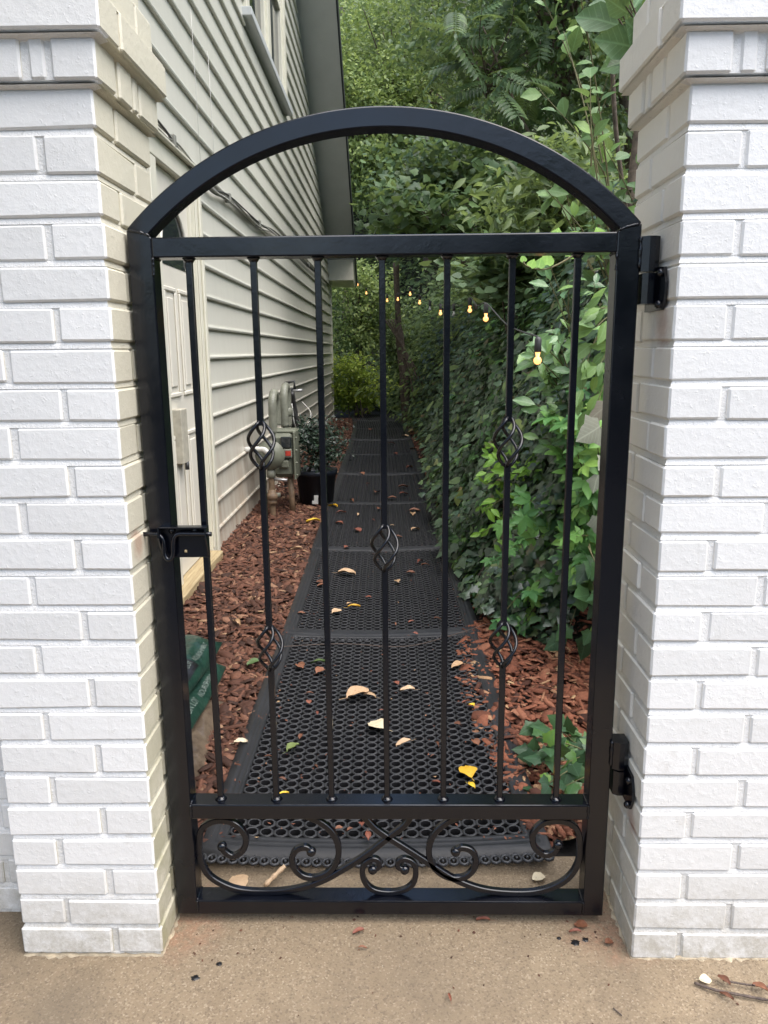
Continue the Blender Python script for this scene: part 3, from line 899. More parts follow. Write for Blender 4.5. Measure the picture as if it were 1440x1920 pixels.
# wall body behind the boards
ML = [(Y0, -.05), (Y1, -.05), (Y1, rake_z(Y1)), (RIDGE, rake_z(RIDGE)), (Y0, rake_z(Y0))]
wb = MB()
Vw = [(hx(y) - 0.03, y, z) for y, z in ML] + [(hx(y) - 7.0, y, z) for y, z in ML]
n = len(ML)
wb.add(Vw, [tuple(range(n)), tuple(range(n, 2 * n))[::-1]] + [(k, n + k, n + (k + 1) % n, (k + 1) % n) for k in range(n)])
wb.build('wall_body', M['siding'], house)
DOOR = (2.07, 2.925, -0.02, 2.135)      # casing outer y0,y1,z0,z1
WIN = (4.66, 6.93, 3.545, 5.3)
SP = 0.1668
board_z0 = 0.323 - 3 * SP
def board_piece(ya, yb, z, z2):
    # lapped board with a rounded bead on its lower edge; profile (dx outward, z)
    prof = [(-.028, z2 + .002), (.0005, z2 + .002), (.0085, z + .030), (.0100, z + .0205), (.0185, z + .0180), (.0215, z + .0095), (.0185, z + .0015), (.0120, z - .0008), (-.028, z - .0008)]
    V, Fs = [], []
    m_ = len(prof)
    segs = max(1, int((yb - ya) / 1.5))
    for i in range(segs + 1):
        y = ya + (yb - ya) * i / segs
        for dx, zz in prof: V.append((hx(y) + dx, y, zz + (0.0012 * math.sin(y * 2.1 + z * 9))))
    Fs += [tuple(range(m_)), tuple(segs * m_ + k for k in range(m_))[::-1]]
    for i in range(segs):
        for k in range(m_):
            Fs.append((i * m_ + k, (i + 1) * m_ + k, (i + 1) * m_ + (k + 1) % m_, i * m_ + (k + 1) % m_))
    MB().add(V, Fs).build('siding_board', M['siding'], house)
zc = board_z0
while zc < rake_z(RIDGE) - .05:
    z2 = zc + SP
    ya, yb = Y0, Y1 - 0.10
    if z2 > rake_z(Y1) - .02: yb = 12.56 - (z2 - 2.49) / SLOPE + 0.02
    if z2 > rake_z(Y0) - .02: ya = RIDGE - (rake_z(RIDGE) - z2) / SLOPE - 0.02
    spans = [(ya, yb)]
    for (h0, h1, q0, q1) in (DOOR, WIN):
        if zc < q1 - .01 and z2 > q0 + .05:
            ns = []
            for a, b in spans:
                if b <= h0 or a >= h1: ns.append((a, b)); continue
                if a < h0: ns.append((a, h0 - .001))
                if b > h1: ns.append((h1 + .001, b))
            spans = ns
    for a, b in spans:
        if b - a > 0.05: board_piece(a, b, zc, z2)
    zc += SP
def hbox(mb, y0, y1, d0, d1, z0, z1, bev=0.0):
    """box on the house wall: d = distance out from the wall plane"""
    s0 = MB().box(d0, d1, 0, 1, z0, z1, bev)
    V = []
    ext = y1 - y0
    b2 = MB().box(d0, d1, y0, y1, z0, z1, bev)
    V = [(hx(p[1]) + p[0], p[1], p[2]) for p in b2.v]
    return mb.add(V, b2.f)
hbox(MB(), Y1 - 0.098, Y1 + .012, -.02, .028, -.05, 2.52, .003).build('corner_board', M['trim'], house)
# door
door = MB()
hbox(door, 2.165, 2.775, -.045, -.012, 0.09, 2.03, .002)
door_o = door.build('door', M['door'], house)
for (z0, z1) in ((0.22, 0.80), (0.98, 1.50)):
    for (y0, y1) in ((2.235, 2.435), (2.495, 2.700)):
        fr = MB()
        for (a0, a1, c0, c1) in ((y0, y1, z0, z0 + .022), (y0, y1, z1 - .022, z1), (y0, y0 + .022, z0 + .022, z1 - .022), (y1 - .022, y1, z0 + .022, z1 - .022)):
            hbox(fr, a0, a1, -.012, -.001, c0, c1, .005)
        hbox(fr, y0 + .05, y1 - .05, -.012, -.004, z0 + .05, z1 - .05, .004)
        fr.build('door_panel', M['door'], door_o)
# fan window at the head of the door
fan = MB()
pts = [(2.235 + .0, 1.60)] + [(2.4675 + .2325 * math.cos(a), 1.62 + .26 * math.sin(a)) for a in np.linspace(math.pi, 0, 14)] + [(2.70, 1.60)]
nn = len(pts)
fan.add([(hx(y) - .0095, y, z) for y, z in pts] + [(hx(y) - .02, y, z) for y, z in pts], [tuple(range(nn)), tuple(range(nn, 2 * nn))[::-1]] + [(k, (k + 1) % nn, nn + (k + 1) % nn, nn + k) for k in range(nn)])
fan.build('fan_window', M['glass'], door_o)
MB().tube([(hx(2.46) - .006, y, z) for y, z in pts[1:-1]], 0.010, 6).build('window_moulding', M['door'], door_o)
lk = MB(); hbox(lk, 2.255, 2.36, -.014, .034, 0.66, 0.925, .004)
lk.build('lock_block', M['block'], door_o)
MB().tube([(hx(2.3) + .03, 2.32, .665), (hx(2.3) + .03, 2.32, .625)], .011, 8).build('door_bolt', M['wire_dark'], door_o)
cs = MB()
hbox(cs, 2.80, 2.925, -.03, .020, -.02, 2.03, .003)
hbox(cs, 2.07, 2.16, -.03, .020, -.02, 2.03, .003)
hbox(cs, 2.07, 2.925, -.03, .0215, 2.0315, 2.120, .003)
hbox(cs, 2.878, 2.924, .0202, .034, -.02, 2.03, .004)
hbox(cs, 2.802, 2.822, .0202, .028, .1, 2.03, .004)
hbox(cs, 2.05, 2.945, -.02, .05, 2.1215, 2.136, .003)
hbox(cs, 2.776, 2.799, -.04, .004, .09, 2.03, .002)
cs.build('door_casing', M['trim'], house)
sl = MB()
hbox(sl, 1.96, 2.80, -.04, .075, .035, .085, .006)
sl.build('door_sill', M['sill'], house)
sl = MB(); hbox(sl, 1.98, 2.78, -.03, .055, -.05, .034, .003)
sl.build('sill_riser', M['sill'], house)
# upper window
wf = MB()
w0, w1, q0, q1 = WIN
for (a0, a1, c0, c1) in ((w0, w0 + .13, q0 + .06, q1), (w1 - .13, w1, q0 + .06, q1), (w0 + .13, w1 - .13, q1 - .12, q1), (5.72, 5.87, q0 + .06, q1 - .12)):
    hbox(wf, a0, a1, -.03, .035, c0, c1, .004)
win = wf.build('window', M['trim'], house)
sw = MB(); hbox(sw, w0 - .05, w1 + .05, -.02, .075, q0, q0 + .058, .004)
sw.build('window_sill', M['soffit'], win)
for (a0, a1) in ((w0 + .13, 5.72), (5.87, w1 - .13)):
    sf = MB()
    for (b0, b1, c0, c1) in ((a0, a0 + .06, q0 + .06, q1 - .12), (a1 - .06, a1, q0 + .06, q1 - .12), (a0 + .06, a1 - .06, q0 + .06, q0 + .13), (a0 + .06, a1 - .06, 4.42, 4.47)):
        hbox(sf, b0, b1, -.03, .012, c0, c1, .003)
    sf.build('sash', M['trim'], win)
    for (c0, c1) in ((q0 + .13, 4.42), (4.47, q1 - .12)):
        pb = MB(); hbox(pb, a0 + .06, a1 - .06, -.03, -.018, c0, c1)
        pb.build('pane', M['glass'], win)
# rake overhang: soffit, fascia, roof
OVX = 0.43
def rake_slab(name, mat, d0, d1, dz0, dz1, y_lo=None, ov=0.3):
    V = []
    ysl = [12.80, RIDGE, -1.8]
    for y in ysl:
        zz = rake_z(y)
        V += [(hx(y) + d0, y, zz + dz0), (hx(y) + d1, y, zz + dz0), (hx(y) + d1, y, zz + dz1), (hx(y) + d0, y, zz + dz1)]
    Fs = []
    for i in range(2):
        for k in range(4):
            Fs.append((i * 4 + k, i * 4 + (k + 1) % 4, (i + 1) * 4 + (k + 1) % 4, (i + 1) * 4 + k))
    Fs += [(0, 1, 2, 3), (8, 11, 10, 9)]
    return MB().add(V, Fs).build(name, mat, house)
rake_slab('soffit', M['soffit'], -.02, OVX, 0.0, 0.05)
rake_slab('fascia', M['soffit'], OVX + .001, OVX + .022, -.012, 0.17)
rake_slab('roof_edge', M['edge'], OVX + .0225, OVX + .045, 0.02, 0.205)
rake_slab('roof', M['shingle'], -7.2, OVX + .02, 0.172, 0.24)
eb = MB()
yv = [(12.25, 0)]
eb.add([(hx(12.2) - .02, 12.16, 2.40), (hx(12.2) + OVX, 12.16, 2.40), (hx(12.2) + OVX, 12.16, rake_z(12.16) - .002), (hx(12.2) - .02, 12.16, rake_z(12.16) - .002),
        (hx(12.8) - .02, 12.80, 2.33), (hx(12.8) + OVX, 12.80, 2.33), (hx(12.8) + OVX, 12.80, rake_z(12.80) - .002), (hx(12.8) - .02, 12.80, rake_z(12.80) - .002)],
       [(0, 1, 2, 3), (4, 7, 6, 5), (0, 4, 5, 1), (1, 5, 6, 2), (3, 2, 6, 7), (0, 3, 7, 4)])
eb.build('eave_return', M['trim'], house)

# cables along the siding
cab = empty('cable_bundle', (hx(5) + .03, 5, 2.15), 'bundle of sagging cables clipped along the siding above the door', 'cable')
cz = [(1.2, 2.20), (2.18, 2.165), (2.51, 2.150), (3.2, 2.108), (3.65, 2.140), (4.79, 2.164), (5.8, 2.225), (8.5, 2.259), (12.19, 2.317)]
for q in range(6):
    cp = [(hx(y) + .032 + .010 * math.cos(q * 1.9 + i), y, z + .013 * math.sin(q * 2.4 + i * 1.3) - (0.02 if (i % 2 and q in (2, 4)) else 0)) for i, (y, z) in enumerate(cz)]
    MB().tube(spline(cp, 6), [.0048, .0055, .004][q % 3], 6).build('cable', [M['wire_grey'], M['wire_dark'], M['wire_grey'], M['wire_dark'], M['wire_grey'], M['wire_white']][q], cab)
for (y, z) in ((3.65, 2.14), (4.79, 2.164), (8.5, 2.26), (2.4, 2.155)):
    cl = MB(); hbox(cl, y - .015, y + .015, .012, .052, z - .028, z + .028, .004)
    cl.build('cable_clip', M['wire_grey'], cab)
for (y, z0, z1) in ((2.97, 2.93, 2.14), (3.33, 2.86, 2.13)):
    o = MB().tube([(hx(y) + .022, y, z0), (hx(y) + .024, y + .01, (z0 + z1) / 2), (hx(y) + .022, y + .03, z1)], .0016, 5).build('hanging_wire', M['wire_white'])
    tag(o, 'thin white wire hanging down the siding, ' + ('nearer the door' if y < 3 else 'farther from the door'), 'wire', 'thin wires on the siding')

# ---------------------------------------------------------------- gas meter
gm = empty('gas_meter', (-0.87, 4.15, 0), 'green grey gas meter with looped pipes beside the siding', 'gas meter')
mx, my, mz = -0.835, 4.05, 0.46
bd = MB()
bd.box(mx - .075, mx + .085, my - .02, my + .22, mz - .16, mz + .16, .03)
meter_body = bd.build('meter_body', M['meter'], gm)
MB().box(mx - .085, mx + .095, my + .02, my + .18, mz + .155, mz + .185, .012).build('meter_cap', M['meter'], meter_body)
rf = MB(); rf.box(mx + .082, mx + .098, my - .035, my + .235, mz - .175, mz + .175, .006)
rf.build('flange', M['meter'], meter_body)
for yy in (my - .02, my + .22):
    for i in range(4):
        MB().lathe([(.008, .0), (.008, .010), (.003, .014)], (mx + .098, yy, mz - .14 + i * .09), 'x', 6).build('flange_bolt', M['meter'], meter_body)
MB().box(mx - .005, mx + .07, my - .045, my - .018, mz + .06, mz + .14, .006).build('dial_glass', M['glass'], meter_body)
MB().box(mx - .01, mx + .075, my - .05, my - .018, mz - .01, mz + .052, .005).build('dial_plate', M['pipe'], meter_body)
MB().box(mx + .03, mx + .068, my - .0535, my - .0505, mz + .005, mz + .04).build('red_tag', M['red'], meter_body)
MB().box(mx - .01, mx + .05, my - .047, my - .018, mz - .085, mz - .03, .008).build('lower_box', M['meter'], meter_body)
MB().lathe([(.02, -.055), (.095, -.045), (.098, -.03), (.105, -.028), (.105, -.015), (.098, -.013), (.09, .0), (.05, .02)], (mx - .07, my - .10, mz + .02), 'y', 24).build('regulator', M['meter'], gm)
MB().tube(spline([(mx - .065, my + .03, mz + .16), (mx - .065, my + .03, .78), (mx - .065, my + .045, .86), (mx - .065, my + .12, .905), (mx - .065, my + .20, .86), (mx - .065, my + .22, .78), (mx - .065, my + .22, .66)], 6), .030, 12).build('pipe_loop', M['pipe'], gm)
MB().tube(spline([(mx - .02, my + .30, mz + .18), (mx - .02, my + .30, .82), (mx - .02, my + .32, .90), (mx - .02, my + .40, .94), (mx - .02, my + .47, .90), (mx - .02, my + .48, .8), (mx - .02, my + .48, .62)], 6), .030, 12).build('pipe_loop', M['pipe'], gm)
MB().lathe([(.034, -.03), (.04, -.025), (.04, .025), (.034, .03)], (mx - .02, my + .48, .74), 'z', 6).build('pipe_union', M['pipe'], gm)
MB().tube([(mx + .03, my + .45, .90), (mx + .10, my + .45, .905)], .010, 8).build('valve_stem', M['steel'], gm)
MB().tube(spline([(mx - .07, my - .10, mz - .06), (mx - .07, my - .10, .22), (mx - .07, my - .10, -.03)], 4), .022, 12).build('riser_pipe', M['pipe_brown'], gm)
MB().lathe([(.022, -.05), (.034, -.045), (.034, -.02), (.026, -.015), (.045, -.005), (.045, .03), (.03, .035), (.03, .055), (.022, .06)], (mx - .07, my - .10, .17), 'z', 12).build('valve_body', M['pipe_brown'], gm)
MB().tube([(mx - .13, my - .10, .19), (mx - .01, my - .10, .19)], .016, 10).build('valve_tee', M['pipe'], gm)
MB().tube([(mx - .055, my - .10, .305), (mx + .045, my - .12, .300)], .010, 8).build('valve_handle', M['steel'], gm)
MB().lathe([(.022, -.03), (.032, -.028), (.032, .028), (.022, .03)], (mx - .07, my - .10, .345), 'z', 8).build('pipe_union', M['pipe'], gm)
MB().tube([(mx + .045, my + .05, mz - .15), (mx + .055, my + .05, -.03)], .021, 12).build('support_leg', M['pipe_brown'], gm)
MB().tube(spline([(hx(4) + .01, my - .12, mz + .06), (mx - .12, my - .14, mz + .065), (mx - .09, my - .15, mz + .05), (mx - .07, my - .13, mz + .02)], 5), .020, 10).build('vent_elbow', M['white'], gm)
MB().tube(spline([(mx + .01, my + .5, .80), (mx + .03, my + .52, .62), (mx + .05, my + .9, .55), (mx + .02, my + 1.7, .63), (mx - .1, my + 2.0, .72)], 6), .005, 6).build('ground_wire', M['wire_white'], gm)
hb = empty('hose_bundle', (hx(6.1) + .06, 6.1, .55), 'dark hose and tap bundle on the siding beyond the gas meter', 'hose')
for q in range(5):
    MB().tube(spline([(hx(6) + .05 + .03 * (q % 3), 5.95 + .1 * math.sin(q * 2), .88 - .03 * q), (hx(6) + .10, 6.05 + .08 * math.cos(q), .62), (hx(6) + .07 + .02 * q, 6.12, .40), (hx(6) + .05, 6.2, .12 + .03 * q)], 6), .026, 8).build('hose', M['wire_dark'], hb)
MB().tube([(hx(6) + .02, 6.0, .90), (hx(6) + .12, 6.0, .92), (hx(6) + .12, 6.0, .84)], .014, 8).build('tap', M['wire_dark'], hb)

# ---------------------------------------------------------------- leaf templates
def T_oval(w=0.25, fold=0.05):
    V = [(0, 0, -.04), (w * .85, .30, fold), (w, .58, fold * .8), (w * .45, .86, -.03), (0, 1.0, -.13), (-w * .45, .86, -.03), (-w, .58, fold * .8), (-w * .85, .30, fold), (0, .5, -fold * .5)]
    T = [(0, 1, 8), (1, 2, 8), (2, 3, 8), (3, 4, 8), (4, 5, 8), (5, 6, 8), (6, 7, 8), (7, 0, 8)]
    return np.array(V), np.array(T)
def T_ivy():
    out = [(0, .05), (.22, -.05), (.34, .16), (.50, .30), (.30, .48), (.26, .62), (0, 1.0), (-.26, .62), (-.30, .48), (-.50, .30), (-.34, .16), (-.22, -.05)]
    V = [(x, y, -.10 * abs(x) + .03 * math.sin(y * 5)) for x, y in out] + [(0, .35, .05)]
    n_ = len(out)
    return np.array(V), np.array([(k, (k + 1) % n_, n_) for k in range(n_)])
def T_small():
    V = [(0, 0, 0), (.28, .42, .04), (0, 1, -.03), (-.28, .42, .04)]
    return np.array(V), np.array([(0, 1, 2), (0, 2, 3)])
def T_heart():
    out = [(0, .06), (.20, -.06), (.42, .10), (.46, .36), (.30, .68), (0, 1.0), (-.30, .68), (-.46, .36), (-.42, .10), (-.20, -.06)]
    V = [(x, y, .05 - .14 * x * x - .05 * y * y) for x, y in out] + [(0, .4, .0)]
    n_ = len(out)
    return np.array(V), np.array([(k, (k + 1) % n_, n_) for k in range(n_)])
def join_templates(items):
    Vs, Ts, b = [], [], 0
    for V, T in items:
        Vs.append(V); Ts.append(T + b); b += len(V)
    return np.concatenate(Vs), np.concatenate(Ts)
def xf2(V, ang, scale, off, tilt=0.0):
    c, s = math.cos(ang), math.sin(ang)
    W = V * scale
    W = np.stack([W[:, 0], W[:, 1] * math.cos(tilt) - W[:, 2] * math.sin(tilt), W[:, 1] * math.sin(tilt) + W[:, 2] * math.cos(tilt)], -1)
    return np.stack([W[:, 0] * c - W[:, 1] * s, W[:, 0] * s + W[:, 1] * c, W[:, 2]], -1) + np.array(off)
def T_palmate():
    V, T = T_oval(.24, .04)
    items = []
    for a, sc in ((-1.9, .55), (-.95, .8), (0, .95), (.95, .8), (1.9, .55)):
        W = xf2(V, a, sc, (0, .05, 0), -0.15)
        W[0] = (0, .05, 0)
        items.append((W, T))
    return join_templates(items)
def T_frond(n_=9):
    V, T = T_oval(.17, .03)
    items = []
    for i in range(n_):
        y = .12 + .80 * i / n_
        for s_ in (-1, 1):
            items.append((xf2(V, -s_ * 1.25, .30 * (1 - .35 * abs(i / n_ - .4)), (0, y, -.10 * y * y), -.2), T))
    items.append((xf2(V, 0, .22, (0, .9, -.10), -.3), T))
    items.append((np.array([(-.008, 0, 0), (.008, 0, 0), (.005, .95, -.10), (-.005, .95, -.10)]), np.array([(0, 1, 2), (0, 2, 3)])))
    return join_templates(items)

def leaf_frames(N, tip, jit=0.3):
    """rows of 3x3 matrices (columns x, tip, normal)"""
    N = N / (np.linalg.norm(N, axis=1, keepdims=True) + 1e-9)
    t = tip - N * (tip * N).sum(1, keepdims=True)
    t /= (np.linalg.norm(t, axis=1, keepdims=True) + 1e-9)
    x = np.cross(t, N)
    return np.stack([x, t, N], -1)
def scatter(name, tmpl, P, N, tip, size, mat, parent=None):
    V, T = tmpl
    R = leaf_frames(N, tip)
    W = np.einsum('nij,vj->nvi', R, V) * size[:, None, None] + P[:, None, :]
    k = len(V)
    off = (np.arange(len(P)) * k)[:, None, None]
    TT = (T[None] + off).reshape(-1, 3)
    W = W.reshape(-1, 3)
    c = np.array([W[:, 0].mean(), W[:, 1].mean(), W[:, 2].min()])
    o = link(name, mesh_np(name, W - c, TT, mat), parent)
    o.location = Vector(c) - (world_loc(parent) if parent else Vector((0, 0, 0)))
    return o
R_ = random.uniform
def rv(n_): 
    v = rng.normal(size=(n_, 3))
    return v / np.linalg.norm(v, axis=1, keepdims=True)

# ---------------------------------------------------------------- hillside greenery (uncountable cover)
def hill_points(n_, xr, yr, dens):
    out = []
    tot = 0
    while tot < n_:
        x = rng.uniform(*xr, n_ * 3); y = rng.uniform(*yr, n_ * 3)
        e = 0.03
        z = hill_z(x, y)
        gx = (hill_z(x + e, y) - hill_z(x - e, y)) / (2 * e)
        gy = (hill_z(x, y + e) - hill_z(x, y - e)) / (2 * e)
        area = np.sqrt(1 + gx * gx + gy * gy)
        w = area * dens(x, y, z)
        ok = (rng.random(n_ * 3) < w / np.quantile(w, 0.995)) & (z > -0.01)
        nrm = np.stack([-gx, -gy, np.ones_like(gx)], -1) / area[:, None]
        out.append((np.stack([x, y, z], -1)[ok], nrm[ok]))
        tot += ok.sum()
    P = np.concatenate([o[0] for o in out])[:n_]
    N = np.concatenate([o[1] for o in out])[:n_]
    return P, N
def cover(name, tmpl, n_, xr, yr, dens, size, mat, label, thick=0.12, droop=0.8, near=.6, near_clump=1.0):
    P, N = hill_points(n_, xr, yr, dens)
    m = len(P)
    lift = rng.random(m) ** 1.5 * thick
    cl = np.clip(.5 + bumps(P[:, 0] * 3.1 + 1.3, P[:, 1] * 2.7 + P[:, 2] * 2.2), 0, 1.2)
    P = P + N * (lift * (.5 + cl) + .10 * near_clump * cl)[:, None]
    Nn = N * 0.8 + rv(m) * 0.55 + np.array([0, -.15, .45])
    tip = N * 0.3 + rv(m) * 0.7 + np.array([0, 0, -droop])
    s = rng.uniform(*size, m) * np.interp(np.hypot(P[:, 0], P[:, 1] + 1.39), [2, 5, 12, 22], [near, .8, 1, 1.25])
    o = scatter(name, tmpl, P, Nn, tip, s, mat)
    tag(o, label, None, None, 'stuff')
    return o
def d_near(x, y, z):
    d2 = x * x + (y + 1.39) ** 2
    return 1.0 / (d2 + 4) * np.where(z > 4.6, 0.25, 1.0)
cover('ivy_ground_cover', T_ivy(), 38000, (0.2, 3.2), (1.5, 14.5), d_near, (0.034, 0.092), M['ivy'], 'dark glossy ivy covering the bank right of the path', 0.16)
cover('ivy_ground_cover', T_ivy(), 5000, (1.0, 5.0), (0.3, 2.2), lambda x, y, z: 1.0 + 0 * x, (0.05, 0.10), M['ivy'], 'dark ivy behind the hinge side pillar, right of the mulch', 0.12)
def d_far(x, y, z):
    d2 = x * x + (y + 1.39) ** 2
    return 1.0 / (d2 + 30) * np.where((y < 13) & (z < 1.9), 0.03, 1.0) * np.where(y < 4.5, .25, 1.0)
cover('hill_vines', T_heart(), 52000, (-9, 12), (1.5, 30), d_far, (0.07, 0.14), M['kudzu'], 'mass of leafy vines smothering the hillside behind', 0.35)
cover('hill_brush', T_oval(.22), 30000, (-8, 10), (9, 26), lambda x, y, z: 1.0 / (x * x + (y + 1.39) ** 2 + 30), (0.07, 0.13), M['tree_mid'], 'mid green brush between the vines on the hillside', 0.8, 0.4)

cover('bank_creeper', T_palmate(), 1500, (0.35, 2.2), (1.6, 7), lambda x, y, z: (.15 + np.clip(bumps(x * 1.7, y * 1.4), 0, 1)) / (x * x + (y + 1.39) ** 2 + 4) * np.where(z > 3.2, .1, 1), (0.07, 0.115), M['bank_creeper'], 'patches of five fingered creeper over the ivy bank', .10)
vs_ = MB()
for q in range(70):
    y = R_(1.7, 8.5); x = float(x_foot(y)) + R_(-.02, .05)
    pts = []
    for i in range(7):
        pts.append((x, y, float(hill_z(x, y)) + R_(.03, .13)))
        x += R_(.03, .16); y += R_(-.14, .14)
    vs_.tube(spline(pts, 3), [.0055 - .004 * i / 18 for i in range(19)], 5)
tag(vs_.build('ivy_stems', M['twig']), 'bare brown vine stems threading through the ivy bank', kind='stuff')
# ---------------------------------------------------------------- trees and bushes
def crown_points(c, r, n_cl, per, spread):
    u = rv(n_cl)
    rad = rng.random(n_cl) ** 0.45
    C = np.array(c) + u * rad[:, None] * np.array(r)
    P = C[:, None, :] + rng.normal(size=(n_cl, per, 3)) * spread * np.array([1, 1, .55])
    return C, P.reshape(-1, 3)
def tree(name, label, cat, base, crown, r, n_cl, per, spread, size, tmpl, mat, group=None, trunk_r=0.09, up=0.6, lean=(0, 0), stems=1):
    base = Vector(base)
    root = empty(name, base, label, cat, group)
    C, P = crown_points(crown, r, n_cl, per, spread)
    tr = MB()
    for s_ in range(stems):
        b = base + Vector((random.uniform(-.15, .15), random.uniform(-.15, .15), -.1)) * (0 if stems == 1 else 1)
        top = Vector(crown) + Vector((random.uniform(-.3, .3) * r[0], random.uniform(-.3, .3) * r[1], r[2] * .3))
        mid = b.lerp(top, .45) + Vector((random.uniform(-.12, .12), random.uniform(-.12, .12), 0)) * (top - b).length * .4
        pts = spline([b, mid, top], 7)
        tr.tube(pts, [trunk_r * (1 - .8 * i / (len(pts) - 1)) for i in range(len(pts))], 8)
    tro = tr.build('trunk', M['bark'], root)
    lb = MB()
    idx = rng.permutation(n_cl)[:min(n_cl, 26)]
    ax = [Vector(crown) - Vector((0, 0, r[2] * .7)), Vector(crown)]
    for i in idx:
        e_ = Vector(C[i])
        s0 = ax[0].lerp(ax[1], random.random())
        m_ = s0.lerp(e_, .55) + Vector((random.uniform(-1, 1), random.uniform(-1, 1), random.uniform(-.2, .6))) * .08 * r[0]
        pp = spline([s0, m_, e_], 4)
        lb.tube(pp, [trunk_r * .32 * (1 - .75 * k / (len(pp) - 1)) for k in range(len(pp))], 5)
    lb.build('branch', M['bark'], root)
    m = len(P)
    Nn = rv(m) * .7 + np.array([0, -.25, up])
    tip = (P - np.array(crown)) * .4 + rv(m) * .8 + np.array([0, 0, -.35])
    scatter('crown', tmpl, P, Nn, tip, rng.uniform(*size, m), mat, root)
    return root
OV, OVN, HT, SMT = T_oval(.27), T_oval(.16, .03), T_heart(), T_small()
G = 'trees on the hillside'
tree('tree', 'broad dark tree overhanging the hillside at the upper right', 'tree', (2.6, 7.5, 3.0), (1.75, 7.4, 4.7), (1.6, 1.9, 1.6), 150, 110, .20, (.055, .10), OV, M['tree_dark'], G, .10)
tree('tree', 'tall light green tree rising beyond the end of the eave', 'tree', (-1.2, 16.6, 1.6), (-0.75, 16.2, 6.0), (1.5, 1.5, 1.9), 120, 110, .22, (.07, .12), OV, M['tree_light'], G, .08)
tree('tree', 'pale leafy tree in the middle of the hillside', 'tree', (0.7, 17.5, 3.0), (0.5, 17.0, 7.0), (2.0, 2.0, 2.2), 130, 110, .28, (.07, .12), OV, M['tree_mid'], G, .10)
tree('tree', 'large hillside tree filling the top right distance', 'tree', (3.6, 13.5, 5.0), (3.2, 13.0, 8.0), (2.4, 2.4, 2.5), 150, 90, .33, (.08, .14), OV, M['tree_mid'], G, .12)
tree('tree', 'dark tree in the middle distance over the string lights', 'tree', (1.6, 10.8, 2.6), (0.80, 10.5, 3.6), (1.0, 1.2, .9), 90, 80, .18, (.06, .11), HT, M['tree_dark'], G, .06)
tree('tree', 'far tree above the house eave', 'tree', (-3.0, 19.5, 4.0), (-2.2, 19, 8.0), (2.6, 2.2, 2.8), 130, 80, .36, (.09, .15), OV, M['tree_light'], G, .12)
tree('tree', 'far light green tree at the top centre of the hill', 'tree', (1.2, 22, 7.0), (1.2, 21.5, 10.5), (2.8, 2.4, 2.6), 140, 80, .4, (.10, .17), OV, M['tree_light'], G, .14)
tree('tree', 'far dark tree on the ridge behind the others', 'tree', (5.0, 20, 9.0), (4.8, 19.5, 12.0), (3.0, 2.6, 3.0), 130, 70, .42, (.11, .18), OV, M['tree_dark'], G, .14)
tree('sumac_tree', 'tree with long feathery compound leaves hanging over the bank', 'tree', (1.9, 6.4, 2.3), (0.85, 6.4, 3.9), (.85, .8, .55), 17, 4, .16, (.34, .5), T_frond(), M['tree_dark'], None, .03, .9)
tree('shrub', 'low maple leaved shrub beneath the arch in the middle', 'shrub', (0.9, 6.6, 1.7), (0.50, 6.3, 2.45), (.75, .6, .42), 46, 30, .13, (.07, .13), T_ivy(), M['tree_dark'], None, .02, .8, stems=3)
tree('shrub', 'willow leaved shrub under the right end of the arch', 'shrub', (1.3, 4.2, 1.6), (1.05, 3.9, 2.15), (.55, .5, .40), 46, 45, .11, (.07, .125), OVN, M['tree_mid'], None, .018, .7, stems=3)
tree('shrub', 'yellow green bush in the sun at the far end of the path', 'shrub', (-0.75, 12.6, 0.0), (-0.78, 12.7, 0.62), (.6, .45, .5), 70, 60, .13, (.045, .085), OV, M['yellow_bush'], None, .02, .8, stems=4)
tree('shrub', 'tall many stemmed shrub behind the yellow green bush', 'shrub', (-0.7, 13.6, 0.0), (-0.75, 13.5, 2.0), (.75, .6, .95), 90, 50, .16, (.06, .10), OV, M['tree_light'], None, .04, .7, stems=5)
tree('shrub', 'dark leafy shrub where the path bends at the far end', 'shrub', (0.15, 13.6, 0.2), (0.1, 13.6, 1.2), (.6, .5, .9), 80, 50, .13, (.05, .09), OV, M['kudzu'], None, .03, .7, stems=3)

M['pale'] = island('pale_kudzu_leaf', [(0.0, (0.07, 0.126, 0.063)), (0.6, (0.119, 0.196, 0.098)), (1.0, (0.196, 0.28, 0.126))], 0.45, 0.25)
tree('shrub', 'pale round leaved vine mound on top of the ivy bank by the string lights', 'shrub', (0.95, 4.6, 1.3), (0.80, 4.5, 1.72), (.42, .7, .20), 40, 26, .10, (.06, .10), HT, M['pale'], None, .01, 1.2, stems=2)
